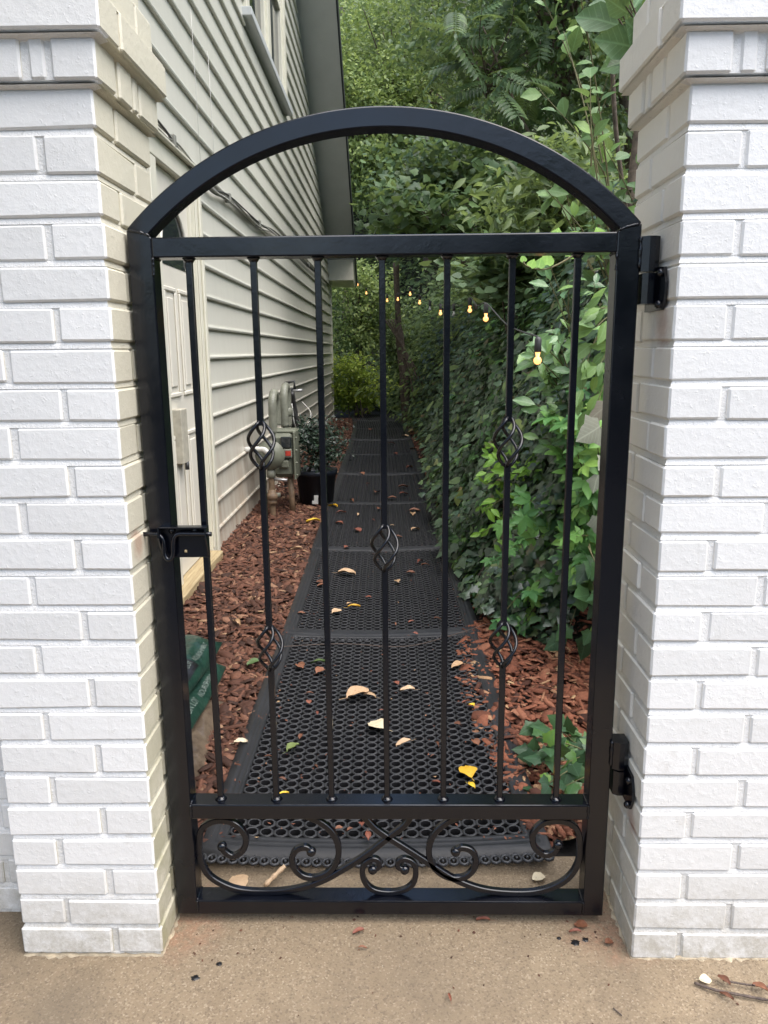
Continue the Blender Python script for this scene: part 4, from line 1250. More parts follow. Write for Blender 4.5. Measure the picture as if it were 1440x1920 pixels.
# plants whose leaves are large enough to tell apart: each leaf is its own object
_leafmesh = {}
def leaf_mesh(kind, mat):
    key = (kind, mat.name)
    if key not in _leafmesh:
        V, T = {'palmate': T_palmate, 'ivy': T_ivy, 'heart': T_heart, 'oval': lambda: T_oval(.24, .05), 'wide': lambda: T_oval(.33, .05)}[kind]()
        _leafmesh[key] = mesh_np('leaf', V, T, mat, True)
    return _leafmesh[key]
def place_leaf(parent, p, nrm, tip, size, kind, mat, name='leaf'):
    R = leaf_frames(np.array([nrm], float), np.array([tip], float))[0]
    m4 = Matrix(R.tolist()).to_4x4()
    o = link(name, leaf_mesh(kind, mat), parent)
    o.rotation_euler = m4.to_euler()
    o.location = Vector(p) - world_loc(parent)
    o.scale = (size,) * 3
    return o
def branch_plant(name, label, cat, base, tips, kind, mat, size, per, step=0.06, stem_r=0.006, bend=.25, facing=(-.3, -.6, .6), stem_mat=None):
    root = empty(name, base, label, cat)
    st = MB()
    for t_ in tips:
        b, e_ = Vector(base) + Vector((random.uniform(-.05, .05), random.uniform(-.05, .05), 0)), Vector(t_)
        m_ = b.lerp(e_, .5) + Vector((random.uniform(-.5, .5), random.uniform(-.5, .5), .6)) * bend * (e_ - b).length * .5
        pp = spline([b, m_, e_], 9)
        st.tube(pp, [stem_r * (1 - .75 * k / (len(pp) - 1)) for k in range(len(pp))], 6)
        n0 = len(pp)
        for q in range(per):
            u = 1 - .72 * (q / per) ** 1.1
            i = min(n0 - 2, int(u * (n0 - 1)))
            p = pp[i].lerp(pp[i + 1], random.random())
            d = (pp[min(i + 1, n0 - 1)] - pp[i - 1]).normalized()
            side = Vector((random.uniform(-1, 1), random.uniform(-1, .6), random.uniform(-.5, .7)))
            tip = d * .7 + side * .9
            nrm = Vector(facing) + Vector(rng.normal(size=3)) * .45
            place_leaf(root, p + side * .01, nrm, tip, size * random.uniform(.65, 1.2), kind, mat)
    st.build('stem', stem_mat or M['stem'], root)
    return root
branch_plant('laurel_shrub', 'glossy long leaved laurel shrub right of the path behind the gate', 'shrub', (0.88, 1.95, 0.75),
             [(R_(.52, .85), R_(1.55, 1.95), R_(.75, 1.55)) for _ in range(36)], 'oval', M['laurel'], .080, 8, stem_r=.005)
branch_plant('young_tree', 'young tree with broad soft leaves beside the hinge side pillar top', 'tree', (1.05, 2.0, 1.1),
             [(R_(.55, 1.10), R_(1.55, 2.1), R_(1.55, 2.75)) for _ in range(28)], 'wide', M['broad'], .078, 9, stem_r=.005, stem_mat=M['stem'], bend=.5)
branch_plant('creeper_vine', 'five fingered creeper trailing low at the edge of the mats', 'vine', (0.80, 1.95, 0.30),
             [(R_(.36, .86), R_(1.45, 1.85), R_(.06, .30) if i_ % 3 == 0 else R_(.2, .72)) for i_ in range(46)], 'palmate', M['creeper'], .070, 6, stem_r=.0035)
branch_plant('creeper_vine', 'five fingered creeper climbing behind the right gate post', 'vine', (0.80, 1.45, 0.45),
             [(R_(.60, .82), R_(1.15, 1.6), R_(.35, 1.3)) for _ in range(36)], 'palmate', M['creeper'], .080, 7, stem_r=.0035)
branch_plant('privet_shrub', 'small leaved privet sprigs with pale tips above the creeper', 'shrub', (0.75, 2.45, 0.45),
             [(R_(.36, .64), R_(1.85, 2.4), R_(.30, .76)) for _ in range(24)], 'oval', M['lime'], .055, 10, stem_r=.004)
branch_plant('ivy_vine', 'ivy plant on the mulch at the foot of the hinge post', 'vine', (0.60, 0.62, 0.0),
             [(R_(.36, .56), R_(.34, .66), R_(.02, .13)) for _ in range(24)], 'ivy', M['ivy_near'], .056, 4, stem_r=.003, facing=(-.2, -.5, .9))
branch_plant('ivy_vine', 'hanging ivy strand along the edge of the mulch at right', 'vine', (0.72, 1.30, 0.5),
             [(R_(.60, .74), R_(.95, 1.25), R_(.05, .45)) for _ in range(8)], 'ivy', M['ivy_near'], .09, 4, stem_r=.003)
branch_plant('dusty_vine', 'pale dusty grey lobed leaves hanging behind the right gate post', 'vine', (0.66, 0.85, 1.10),
             [(.545, .66, .98), (.535, .62, .86), (.53, .60, .74), (.60, .75, 1.1)], 'ivy', M['dusty'], .085, 2, stem_r=.003, facing=(-.35, -.85, .3))
branch_plant('big_leaf_vine', 'large soft pointed leaves hanging by the hinge side pillar', 'vine', (0.72, 1.05, 1.30),
             [(R_(.56, .62), R_(.9, 1.05), R_(.98, 1.34)) for _ in range(9)], 'oval', M['broad'], .075, 4, stem_r=.003, facing=(-.5, -.8, .4))
branch_plant('big_leaf_tree', 'large leaves hanging from the top beside the right pillar cap', 'tree', (0.98, 1.35, 1.9),
             [(R_(.62, .78), R_(1.05, 1.3), R_(2.02, 2.30)) for _ in range(8)], 'wide', M['broad'], .14, 3, stem_r=.006, facing=(-.3, -.8, .1), stem_mat=M['bark'])
lv = empty('lime_vine', (0.62, 0.95, 1.36), 'pale green vine shoot with bright young leaves under the right of the arch', 'vine')
lvp = spline([(0.66, 0.98, 1.50), (0.56, 0.94, 1.478), (0.47, .92, 1.43), (0.42, .91, 1.415), (0.375, .90, 1.425), (.365, .90, 1.438)], 6)
MB().tube(lvp, [.0045 - .003 * i / (len(lvp) - 1) for i in range(len(lvp))], 6).build('stem', M['stem'], lv)
for (p, sz, tip) in (((.435, .91, 1.425), .045, (.0, -.1, 1)), ((.41, .905, 1.418), .035, (.2, -.1, 1)), ((.50, .93, 1.45), .042, (.3, -.1, .6)), ((.367, .90, 1.436), .022, (-.2, 0, 1)), ((.385, .90, 1.42), .03, (.4, 0, .9)),
                     ((.455, .92, 1.49), .05, (.25, -.1, 1)), ((.50, .93, 1.50), .04, (.8, -.1, .6)), ((.60, .95, 1.50), .045, (-.3, -.1, .9))):
    place_leaf(lv, p, (-.1, -.9, .4), tip, sz, 'heart', M['lime'])
# slender grey trunks of the young growth at the right
tk = empty('sapling', (1.12, 2.25, 0.9), 'slender grey sapling trunk standing behind the hinge side pillar', 'tree')
MB().tube(spline([(1.10, 2.3, .8), (1.06, 2.3, 1.7), (1.10, 2.3, 2.5), (1.04, 2.3, 3.4)], 6), .022, 8).build('trunk', M['bark'], tk)
MB().tube(spline([(1.06, 2.3, 1.75), (0.96, 2.2, 2.1), (0.9, 2.15, 2.5)], 6), .010, 6).build('branch', M['bark'], tk)
stm = empty('vine_wrapped_tree', (0.12, 11.2, 0), 'vine wrapped brown tree trunk at the bend of the path', 'tree')
MB().tube(spline([(0.16, 11.3, -.1), (0.10, 11.3, .8), (0.02, 11.4, 1.6), (-.02, 11.5, 2.6)], 6), [.09] * 6 + [.075] * 6 + [.05] * 7, 10).build('trunk', M['bark'], stm)
for q in range(4):
    MB().tube(spline([(0.30 + .1 * q, 11.0, .1), (0.18 + .04 * q, 11.1, .9), (-.05 - .05 * q, 11.2, 1.7)], 6), .016, 6).build('vine_stem', M['bark'], stm)

M['pot_leaf_shaded'] = island('shaded_pot_leaf', [(0.0, (0.008, 0.018, 0.011)), (0.6, (0.014, 0.032, 0.018)), (1.0, (0.03, 0.055, 0.03))], 0.4)  # leaves darkened to carry the shadow round the pot
# ---------------------------------------------------------------- planter by the meter
pot = empty('plant_pot', (-0.64, 4.45, 0), 'dark navy plant pot with a white label behind the gas meter', 'pot')
MB().lathe([(.125, 0), (.155, .26), (.168, .262), (.170, .30), (.155, .302), (.15, .27)], (-0.64, 4.45, 0), 'z', 28).build('pot_body', M['pot'], pot)
MB().lathe([(.10, .265), (.149, .268)], (-0.64, 4.45, 0), 'z', 20).build('potting_soil', M['soil'], pot)
lab = MB()
for (a0, a1, z0, z1) in ((-.66, -.615, .05, .075), (-.645, -.615, .075, .10), (-.645, -.612, .10, .118)):
    lab.box(a0, a1, 4.31, 4.318, z0, z1)
lab.build('label', M['white'], pot)
pp_ = tree('shrub', 'dark small leaved shrub growing in the navy pot', 'shrub', (-0.64, 4.45, .27), (-0.64, 4.40, .52), (.20, .2, .20), 50, 40, .06, (.022, .04), OV, M['pot_leaf_shaded'], None, .012, .8, stems=3)

# ---------------------------------------------------------------- soil bags
def pillow(mb, cx, cy, a, b, z0, H, rot, seed=0):
    rr = random.Random(seed)
    nx, ny = 18, 24
    c, s = math.cos(rot), math.sin(rot)
    V, Fs = [], []
    ph = [rr.uniform(0, 6) for _ in range(4)]
    def top(u, v):
        e = max(0, (1 - abs(u) ** 3.2)) * max(0, (1 - abs(v) ** 4))
        return z0 + H * (.30 + .70 * e ** .55) + .006 * math.sin(u * 5 + v * 3 + ph[0]) * e + .004 * math.sin(v * 11 + u * 7 + ph[1])
    for side in (1, 0):
        for j in range(ny + 1):
            for i in range(nx + 1):
                u, v = -1 + 2 * i / nx, -1 + 2 * j / ny
                edge = 1 - .05 * (1 - abs(v)) * 0
                x, y = u * a * (1 - .05 * v * v), v * b * (1 - .06 * u * u)
                if side: z = top(u, v)
                else: z = z0 + (H * .30 - .004) * (1 - max(0, (1 - abs(u) ** 4) * (1 - abs(v) ** 4)) ** .4)
                V.append((cx + x * c - y * s, cy + x * s + y * c, z))
    o_ = (nx + 1) * (ny + 1)
    for j in range(ny):
        for i in range(nx):
            q = j * (nx + 1) + i
            Fs.append((q, q + 1, q + nx + 2, q + nx + 1))
            Fs.append((o_ + q, o_ + q + nx + 1, o_ + q + nx + 2, o_ + q + 1))
    rim = [i for i in range(nx + 1)] + [j * (nx + 1) + nx for j in range(1, ny + 1)] + [ny * (nx + 1) + i for i in range(nx - 1, -1, -1)] + [j * (nx + 1) for j in range(ny - 1, 0, -1)]
    for k in range(len(rim)):
        p, q = rim[k], rim[(k + 1) % len(rim)]
        Fs.append((p, o_ + p, o_ + q, q))
    mb.add(V, Fs, True)
    def onsurf(u, v, lift=.002):
        x, y = u * a * (1 - .05 * v * v), v * b * (1 - .06 * u * u)
        return (cx + x * c - y * s, cy + x * s + y * c, top(u, v) + lift)
    return onsurf
def bag_print(parent, surf, a, b, text, u0, v0, size, mat):
    """flat lettering laid on the bag: reads along +v, letter tops towards -u"""
    cu = bpy.data.curves.new('lettering', 'FONT')
    cu.body = text
    cu.size = 1.0
    tmp = bpy.data.objects.new('tmp', cu)
    COL.objects.link(tmp)
    dg = bpy.context.evaluated_depsgraph_get()
    me = bpy.data.meshes.new_from_object(tmp.evaluated_get(dg))
    bpy.data.objects.remove(tmp); bpy.data.curves.remove(cu)
    A = np.empty(len(me.vertices) * 3, dtype=np.float32); me.vertices.foreach_get('co', A); A = A.reshape(-1, 3)
    base = Vector(world_loc(parent))
    Wv = np.array([surf(u0 - p[1] * size / a, v0 + p[0] * size / b) for p in A], dtype=np.float32) - np.array(base, dtype=np.float32)
    me.vertices.foreach_set('co', Wv.ravel()); me.update()
    me.materials.clear(); me.materials.append(mat)
    return link('lettering', me, parent)
def bag_label(parent, surf, u0, u1, v0, v1, mat, name, lift=.0015):
    V = [surf(u0 + (u1 - u0) * i / 5, v0 + (v1 - v0) * j / 5, lift) for j in range(6) for i in range(6)]
    Fs = [(j * 6 + i, j * 6 + i + 1, j * 6 + i + 7, j * 6 + i + 6) for j in range(5) for i in range(5)]
    return MB().add(V, Fs).build(name, mat, parent)
b3 = empty('soil_bag', (-0.71, .66, 0), 'crumpled brown plastic bag at the bottom of the bag pile', 'bag')
mb = MB(); pillow(mb, -.765, .66, .20, .34, .003, .075, .06, 3); mb.build('bag_film', M['bag_brown'], b3)
b2 = empty('soil_bag', (-0.73, .90, .09), 'dark green soil bag in the middle of the pile', 'bag')
mb = MB(); s2 = pillow(mb, -.80, .86, .185, .31, .066, .075, -.02, 5); f2 = mb.build('bag_film', M['bag_green'], b2)
bag_print(f2, s2, .185, .31, 'CON LOT', .93, -.50, .026, M['print'])
bag_print(f2, s2, .185, .31, 'NOURISHMENT', .93, -.02, .024, M['print'])
b1 = empty('soil_bag', (-0.74, .99, .17), 'green soil bag with white print on top of the pile', 'bag')
mb = MB(); s1 = pillow(mb, -.825, .94, .18, .29, .130, .080, -.04, 9); f1 = mb.build('bag_film', M['bag_green'], b1)
bag_print(f1, s1, .18, .29, 'NOURISHMENT', .86, .06, .022, M['print'])
bag_label(f1, s1, .70, .93, -.42, .02, M['tar'], 'dark_panel')
bag_print(f1, s1, .18, .29, 'COW LOT', .84, -.38, .022, M['print']).location.z += .001
bag_label(f1, s1, .55, .98, -.86, -.50, M['print'], 'pale_panel')
bag_print(f1, s1, .18, .29, 'GARDEN', .50, -.30, .020, M['print'])
bag_print(f1, s1, .18, .29, '3', .56, -.34, .022, M['print'])

# ---------------------------------------------------------------- rubber mats
PITCH = 0.0358
def mat_mesh():
    nx, ny = 20, 37
    W2, L = 0.42, 1.46
    x0, y0 = -nx * PITCH / 2, 0.070
    V, Fs = [], []
    rc = PITCH / 2
    cut = 0.0098
    zt = 0.0
    ring = []
    for (sx, sy) in ((1, 0), (0, 1), (-1, 0), (0, -1)):
        pass
    outer = [(rc, -rc + cut), (rc, rc - cut), (rc - cut, rc), (-rc + cut, rc), (-rc, rc - cut), (-rc, -rc + cut), (-rc + cut, -rc), (rc - cut, -rc)]
    angs = [math.atan2(p[1], p[0]) for p in outer]
    r1, r2 = 0.0166, 0.0134
    H = 0.019
    for j in range(ny):
        for i in range(nx):
            cx, cy = x0 + (i + .5) * PITCH, y0 + (j + .5) * PITCH
            b = len(V)
            V += [(cx + p[0], cy + p[1], zt) for p in outer]
            V += [(cx + r1 * math.cos(a), cy + r1 * math.sin(a), zt + .0016) for a in angs]
            V += [(cx + r2 * math.cos(a), cy + r2 * math.sin(a), zt + .0012) for a in angs]
            V += [(cx + r2 * .98 * math.cos(a), cy + r2 * .98 * math.sin(a), zt - H) for a in angs]
            V += [(cx + p[0], cy + p[1], zt - H) for p in outer]
            for k in range(8):
                k2 = (k + 1) % 8
                for q in range(3):
                    Fs.append((b + q * 8 + k, b + q * 8 + k2, b + (q + 1) * 8 + k2, b + (q + 1) * 8 + k))
                if k % 2: Fs.append((b + k2, b + k, b + 32 + k, b + 32 + k2))
    grid = (np.array(V), np.array(Fs))
    # border: outer rectangle, ribs running round it, chamfered rim
    xi0, xi1, yi0, yi1 = x0, -x0, y0, y0 + ny * PITCH
    xo0, xo1, yo0, yo1 = -W2, W2, 0.0, yi1 + .035
    V2, F2 = [], []
    prof = [(0.0, -.012), (0.0, .0), (.06, .0028), (.16, .0028), (.22, .0004), (.30, .0028), (.40, .0028), (.46, .0004), (.54, .0028), (.64, .0028), (.70, .0006), (.9, -.001), (1.0, -.011)]
    m = len(prof)
    corners_i = [(xi0, yi0), (xi1, yi0), (xi1, yi1), (xi0, yi1)]
    corners_o = [(xo0, yo0), (xo1, yo0), (xo1, yo1), (xo0, yo1)]
    NS = 10
    rows = []
    for c in range(4):
        for s_ in range(NS):
            t_ = s_ / NS
            row = []
            for (u, z) in prof:
                a = np.array(corners_i[c]) * (1 - u) + np.array(corners_o[c]) * u
                b_ = np.array(corners_i[(c + 1) % 4]) * (1 - u) + np.array(corners_o[(c + 1) % 4]) * u
                q = a * (1 - t_) + b_ * t_
                row.append((q[0], q[1], z))
            rows.append(row)
    for row in rows: V2 += row
    nr = len(rows)
    for r in range(nr):
        for k in range(m - 1):
            r2_ = (r + 1) % nr
            F2.append((r * m + k, r * m + k + 1, r2_ * m + k + 1, r2_ * m + k))
    def sag(V):
        V = np.array(V, float)
        V[:, 2] += 0.016 * (V[:, 0] / .42) ** 2
        return V
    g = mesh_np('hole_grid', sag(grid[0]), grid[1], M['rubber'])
    g.materials.append(M['rubber_worn']); g.materials.append(M['rubber_pit_shade'])
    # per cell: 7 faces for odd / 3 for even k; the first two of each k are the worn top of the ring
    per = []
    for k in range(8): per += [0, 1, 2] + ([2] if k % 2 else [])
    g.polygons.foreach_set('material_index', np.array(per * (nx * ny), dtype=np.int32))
    b = mesh_np('border', sag(V2), F2, M['rubber'])
    # looped strip at the end: a row of small loops and pegs
    sc = MB()
    nl = 34
    for i in range(nl):
        x = -W2 + .015 + (2 * W2 - .03) * i / (nl - 1)
        z = -.006 + 0.016 * (x / .42) ** 2
        loop = [(x + .011 * math.cos(a), -.012 + .0135 * math.sin(a), z) for a in np.linspace(0, 2 * math.pi, 9)[:-1]]
        sc.tube(loop, .0040, 5, closed=True)
        sc.lathe([(.0035, -.004), (.0035, .004), (.001, .005)], (x, -.012, z), 'z', 6)
    return g, b, sc.mesh('loop_strip', M['rubber_worn'])
GM, BM_, SM = mat_mesh()
mat_pts = [(0.215, -0.058, -.012), (1.625, -0.073, -.020), (3.02, -0.103, -.022), (4.45, -0.133, -.022), (5.90, -0.166, -.022), (7.34, -0.196, -.022), (8.85, -0.230, -.03), (10.30, -0.275, -.06), (11.72, -0.36, -.10)]
order = ['nearest rubber mat, directly behind the gate'] + ['%s rubber mat from the gate along the path' % w for w in ('second', 'third', 'fourth', 'fifth', 'sixth', 'seventh', 'eighth')] + ['last rubber mat at the far bend of the path']
for i, (y, x, rz) in enumerate(mat_pts):
    m_ = empty('rubber_mat', (x, y - .028, 0.0215 + (.0 if i % 2 else .003)), 'black ' + order[i] if i else 'nearest black rubber mat, directly behind the gate', 'mat', 'black rubber mats laid along the path', rz=-rz)
    link('hole_grid', GM, m_); link('border', BM_, m_); link('loop_strip', SM, m_)
    if i: m_.location.z += 0.004

# ---------------------------------------------------------------- bark mulch
def chip_tmpl():
    V = [(-.5, -.16, 0), (-.1, -.24, .01), (.5, -.08, 0), (.42, .14, .01), (0, .22, 0), (-.45, .12, .012)]
    Vt = [(x * .9, y * .85, z + .11) for x, y, z in V]
    T = [(0, 1, 2), (0, 2, 3), (0, 3, 4), (0, 4, 5)]
    F = [(a + 6, b + 6, c + 6) for a, b, c in T] + [(c, b, a) for a, b, c in T[:0]]
    for k in range(6):
        k2 = (k + 1) % 6
        F += [(k, k2, k2 + 6), (k, k2 + 6, k + 6)]
    return np.array(V + Vt), np.array(F)
def mulch(name, label, pts, zf, smin, smax, tilt=.5, mat=None):
    n_ = len(pts)
    z = zf(pts[:, 0], pts[:, 1]) + rng.random(n_) ** 1.3 * .028
    P = np.concatenate([pts, z[:, None]], 1)
    N = np.array([0, 0, 1.0]) + rv(n_) * tilt
    a = rng.uniform(0, 2 * math.pi, n_)
    tip = np.stack([np.cos(a), np.sin(a), rng.normal(size=n_) * .15], -1)
    V, T = chip_tmpl()
    s = rng.uniform(smin, smax, n_) * rng.uniform(.8, 1.3, n_)
    R = leaf_frames(N, tip)
    asp = np.stack([rng.uniform(.7, 1.25, n_), rng.uniform(.6, 1.6, n_), np.ones(n_)], -1)
    u_ = rng.random(n_)
    fib = u_ < .14
    asp[fib] *= np.array([1.5, .32, .9])
    s = np.where(u_ > .55, s * .5, s)
    W = np.einsum('nij,nvj->nvi', R, V[None] * asp[:, None, :]) * s[:, None, None] + P[:, None, :]
    k = len(V)
    TT = (T[None] + (np.arange(n_) * k)[:, None, None]).reshape(-1, 3)
    W = W.reshape(-1, 3)
    W[:, 2] = np.maximum(W[:, 2], -.002)
    tag(link(name, mesh_np(name, W, TT, mat or M['mulch'])), label, kind='stuff')
def bed(n_, xf, y0, y1, power=1.0):
    y = y0 + (y1 - y0) * rng.random(n_) ** power
    a, b = xf(y)
    return np.stack([a + (b - a) * rng.random(n_), y], -1)
mat_x = lambda y: np.interp(y, [.2, 1.6, 3, 4.5, 5.9, 7.3, 8.9, 11], [-.058, -.07, -.10, -.13, -.165, -.195, -.23, -.31])
left = bed(19000, lambda y: (np.full_like(y, -1.12), mat_x(y) - .40), .24, 4.6, 1.25)
left2 = bed(5200, lambda y: (np.full_like(y, -1.15), mat_x(y) - .38), 4.2, 12.2, 1.2)
mulch('bark_mulch', 'red brown bark mulch between the house and the mats', np.concatenate([left, left2]), lambda x, y: 0.004 + .014 * np.clip((-x - .5) / .5, 0, 1),   .026, .062, .5, M['mulch_shaded'])
right = bed(8200, lambda y: (np.interp(y, [.23, .6, 1.0, 1.5, 1.75], [.33, .27, .22, .24, .33]), np.full_like(y, 1.15)), .24, 1.75, 1.0)
def right_z(x, y): return np.maximum(hill_z(x, y), 0) + .006 + .020 * np.clip((x - .25) / .2, 0, 1)
mulch('bark_mulch', 'bright red brown bark mulch right of the nearest mat', right, right_z, .024, .056)
right2 = bed(2200, lambda y: (mat_x(y) + .36, mat_x(y) + .62), 1.7, 11, 1.3)
mulch('bark_mulch', 'thin strip of bark litter between mats and ivy', right2, lambda x, y: np.maximum(hill_z(x, y), 0) + .004, .02, .045)

# ---------------------------------------------------------------- fallen leaves
def dry_mesh(kind, mat):
    rr = random
    pts = {'curl': (.27, .15), 'flat': (.43, .05), 'long': (.16, .14), 'scrap': (.42, .14)}[kind]
    w, c = pts
    V, Fs = [], []
    n_ = 6
    for j in range(n_ + 1):
        t_ = j / n_
        ww = w * math.sin(math.pi * min(1, t_ * .92 + .04)) ** .7 * rr.uniform(.85, 1.15)
        for s_ in (-1, -.5, 0, .5, 1):
            V.append((s_ * ww, t_ - .5, c * (s_ * s_) + .10 * math.sin(t_ * 4 + rr.uniform(-.3, .3)) + rr.uniform(-.015, .015)))
    for j in range(n_):
        for i in range(4):
            q = j * 5 + i
            Fs.append((q, q + 1, q + 6, q + 5))
    b = len(V)
    V += [(-.012, -.48, .02), (.012, -.48, .02), (.012, -.85, .05), (-.012, -.85, .05)]
    Fs.append((b, b + 1, b + 2, b + 3))
    return mesh_np('fallen_leaf', V, Fs, mat, True)
DRY = {k: {c: [dry_mesh(k, m) for _ in range(2)] for c, m in M['dryleaf'].items()} for k in ('curl', 'flat', 'long', 'scrap')}
def px_ground(u, v, z):
    d = _F + _R2 * ((u - 720) / FPX) - _U2 * ((v - 960) / FPX)
    return CAM + d * ((z - CAM.z) / d.z)
def fallen(u, v, size_px, kind, col, label, group='dry leaves fallen on the mats', z=0.042, rot=None):
    p = px_ground(u, v, z)
    s = size_px * ((p - CAM).dot(_F)) / FPX
    o = link('fallen_leaf', random.choice(DRY[kind][col]))
    o.location = p
    o.scale = (s, s, s)
    o.rotation_euler = (R_(-.12, .12), R_(-.12, .12), R_(0, 6.28) if rot is None else rot)
    return tag(o, label, 'leaf', group)
fallen(876, 1446, 40, 'flat', 'yellow', 'bright yellow leaf lying on the nearest mat', z=.044, rot=.3)
fallen(884, 1473, 20, 'curl', 'yellow', 'small golden scrap just below the bright yellow leaf')
fallen(708, 1360, 42, 'flat', 'cream', 'broad cream leaf beside the middle bar on the nearest mat', rot=.9)
fallen(672, 1302, 52, 'curl', 'tan', 'large curled tan leaf with a long stalk on the nearest mat', rot=-.9)
fallen(693, 1305, 26, 'long', 'tan', 'small tan leaf touching the large curled tan leaf')
fallen(650, 1075, 34, 'curl', 'tan', 'curled tan and orange leaf clump on the second mat')
fallen(664, 1138, 24, 'long', 'yellow', 'small narrow yellow leaf on the second mat')
fallen(597, 1243, 30, 'long', 'green', 'narrow green leaf near the back of the nearest mat', rot=1.4)
fallen(550, 1402, 34, 'curl', 'green', 'curled olive leaf left on the nearest mat', rot=-.6)
fallen(764, 1294, 28, 'curl', 'tan', 'pale tan leaf right of the middle bar on the nearest mat', rot=1.5)
fallen(757, 1394, 30, 'curl', 'tan', 'tan and brown curled leaf right of the cream leaf')
fallen(858, 1248, 28, 'curl', 'tan', 'tan leaf at the right edge of the nearest mat, by the mulch')
fallen(892, 1392, 20, 'scrap', 'brown', 'brown bark flake at the edge of the bright mulch')
fallen(532, 1489, 22, 'long', 'yellow', 'pale yellow leaf behind the gate rail by the second bar')
fallen(884, 1322, 14, 'scrap', 'yellow', 'tiny yellow scrap near the right mulch')
fallen(624, 950, 26, 'long', 'yellow', 'long yellow leaf on the left edge of the fourth mat', rot=.8)
_used = set()
def scrap(u, v, s, col, mat_name, group):
    kind = random.choice(['scrap', 'curl', 'long'])
    shape = {'scrap': 'flake', 'curl': 'curled scrap', 'long': 'narrow scrap'}[kind]
    gaps = (('left of the second bar', 507), ('between the second and third bars', 610), ('between the third and middle bars', 720), ('between the middle and fifth bars', 834), ('right of the fifth bar', 2000))
    where = [g for g, x in gaps if u < x][0]
    depth = {'nearest': ('front', 'middle', 'back')[0 if v > 1440 else 1 if v > 1330 else 2], 'second': 'front' if v > 1130 else 'back', 'third': 'front' if v > 985 else 'back', 'farther': 'front' if v > 900 else 'back'}[mat_name]
    base = {'scrap': 'flake', 'curl': 'curl', 'long': 'sliver'}[kind]
    base = {'brown': 'brown ', 'tan': 'tan ', 'red': 'reddish '}[col] + base
    mats = 'on %s of %s mat' % (depth, mat_name) if mat_name != 'farther' else ('on the fourth mat' if v > 900 else 'beyond the fourth mat')
    for pre in ('', 'small ', 'tiny ', 'minute '):
        lab = pre + base + ' ' + mats + ', ' + where
        if lab not in _used: break
    _used.add(lab)
    fallen(u, v, s, kind, col, lab, group)
for (u, v, s) in ((563, 1249, 22), (581, 1300, 14), (579, 1316, 12), (601, 1258, 24), (743, 1281, 14), (595, 1337, 10), (564, 1381, 16), (820, 1395, 18), (811, 1417, 10), (818, 1467, 18), (857, 1357, 14), (871, 1316, 12),
                  (503, 1419, 16), (592, 1437, 14), (518, 1452, 12), (530, 1461, 14), (716, 1332, 10), (800, 1300, 8), (690, 1567, 20), (656, 1555, 14), (678, 1545, 14), (636, 1553, 14)):
    scrap(u, v, s, random.choice(['brown', 'brown', 'red']), 'nearest', 'brown scraps on the nearest mat')
for (u, v, s) in ((788, 1053, 22), (798, 1060, 18), (770, 1074, 16), (745, 1090, 14), (600, 1092, 16), (602, 1098, 16), (632, 1147, 20), (771, 1166, 12), (779, 1188, 10), (565, 1150, 14), (742, 1170, 10), (655, 1132, 12), (690, 1120, 12), (820, 1160, 14)):
    scrap(u, v, s, random.choice(['brown', 'tan', 'red']), 'second', 'dry scraps on the second mat')
for (u, v, s) in ((778, 958, 20), (774, 964, 18), (640, 961, 18), (672, 965, 14), (636, 981, 16), (670, 994, 18), (746, 1007, 16), (779, 993, 20), (650, 1026, 14), (711, 954, 12), (700, 975, 8), (735, 985, 8)):
    scrap(u, v, s, random.choice(['brown', 'tan', 'red']), 'third', 'dry scraps on the third mat')
for (u, v, s) in ((756, 913, 18), (757, 926, 16), (735, 934, 16), (706, 923, 16), (660, 939, 20), (690, 907, 8), (768, 876, 14), (742, 851, 12), (776, 842, 14), (679, 888, 12), (695, 806, 14), (735, 831, 12), (760, 818, 14), (790, 917, 8), (720, 898, 8)):
    scrap(u, v, s, random.choice(['brown', 'tan', 'red']), 'farther', 'dry scraps on the farther mats')
GL = 'leaves on the left mulch'
fallen(587, 978, 26, 'long', 'yellow', 'yellow leaf on the mulch before the navy pot', GL, .04)
fallen(556, 1030, 24, 'long', 'tan', 'orange tan leaf on the left mulch beside the mat', GL, .04)
fallen(476, 1243, 26, 'scrap', 'green', 'small green leaf on the left mulch beside the second bar', GL, .05)
fallen(452, 1392, 26, 'curl', 'cream', 'pale leaf on the left mulch by the edge of the mat', GL, .045)
fallen(445, 1168, 30, 'long', 'tan', 'slim tan leaf across the left mulch', GL, .05)
fallen(448, 1653, 40, 'flat', 'tan', 'broad tan leaf on the concrete under the left scroll', 'leaves on the concrete', .008)
fallen(1010, 1645, 26, 'flat', 'cream', 'pale pebble like leaf on the concrete behind the right scroll', 'leaves on the concrete', .008)
fallen(672, 1747, 22, 'curl', 'red', 'red brown leaf scrap on the concrete below the gate centre', 'leaves on the concrete', .006)
fallen(680, 1777, 16, 'long', 'brown', 'thin brown scrap just below the red brown scrap', 'leaves on the concrete', .006)
fallen(906, 1725, 26, 'long', 'red', 'dark red scrap under the gate right of centre', 'leaves on the concrete', .006, 1.4)
fallen(1089, 1734, 24, 'flat', 'brown', 'brown leaf on the concrete near the hinge post foot', 'leaves on the concrete', .006, 1.3)
fallen(1078, 1747, 22, 'long', 'red', 'slim red scrap beside the brown leaf near the hinge post', 'leaves on the concrete', .006, 1.5)
fallen(843, 1870, 18, 'long', 'red', 'small red scrap alone on the concrete in the foreground', 'leaves on the concrete', .006, 0.2)
fallen(1142, 1767, 18, 'scrap', 'brown', 'brown scrap by the foot of the right pillar', 'leaves on the concrete', .006)
fallen(1323, 1837, 22, 'flat', 'cream', 'cream petal like leaf beside the twig', 'leaves by the twig', .010)
fallen(1357, 1838, 26, 'curl', 'brown', 'dark brown curled leaf on the thinner twig', 'leaves by the twig', .012)
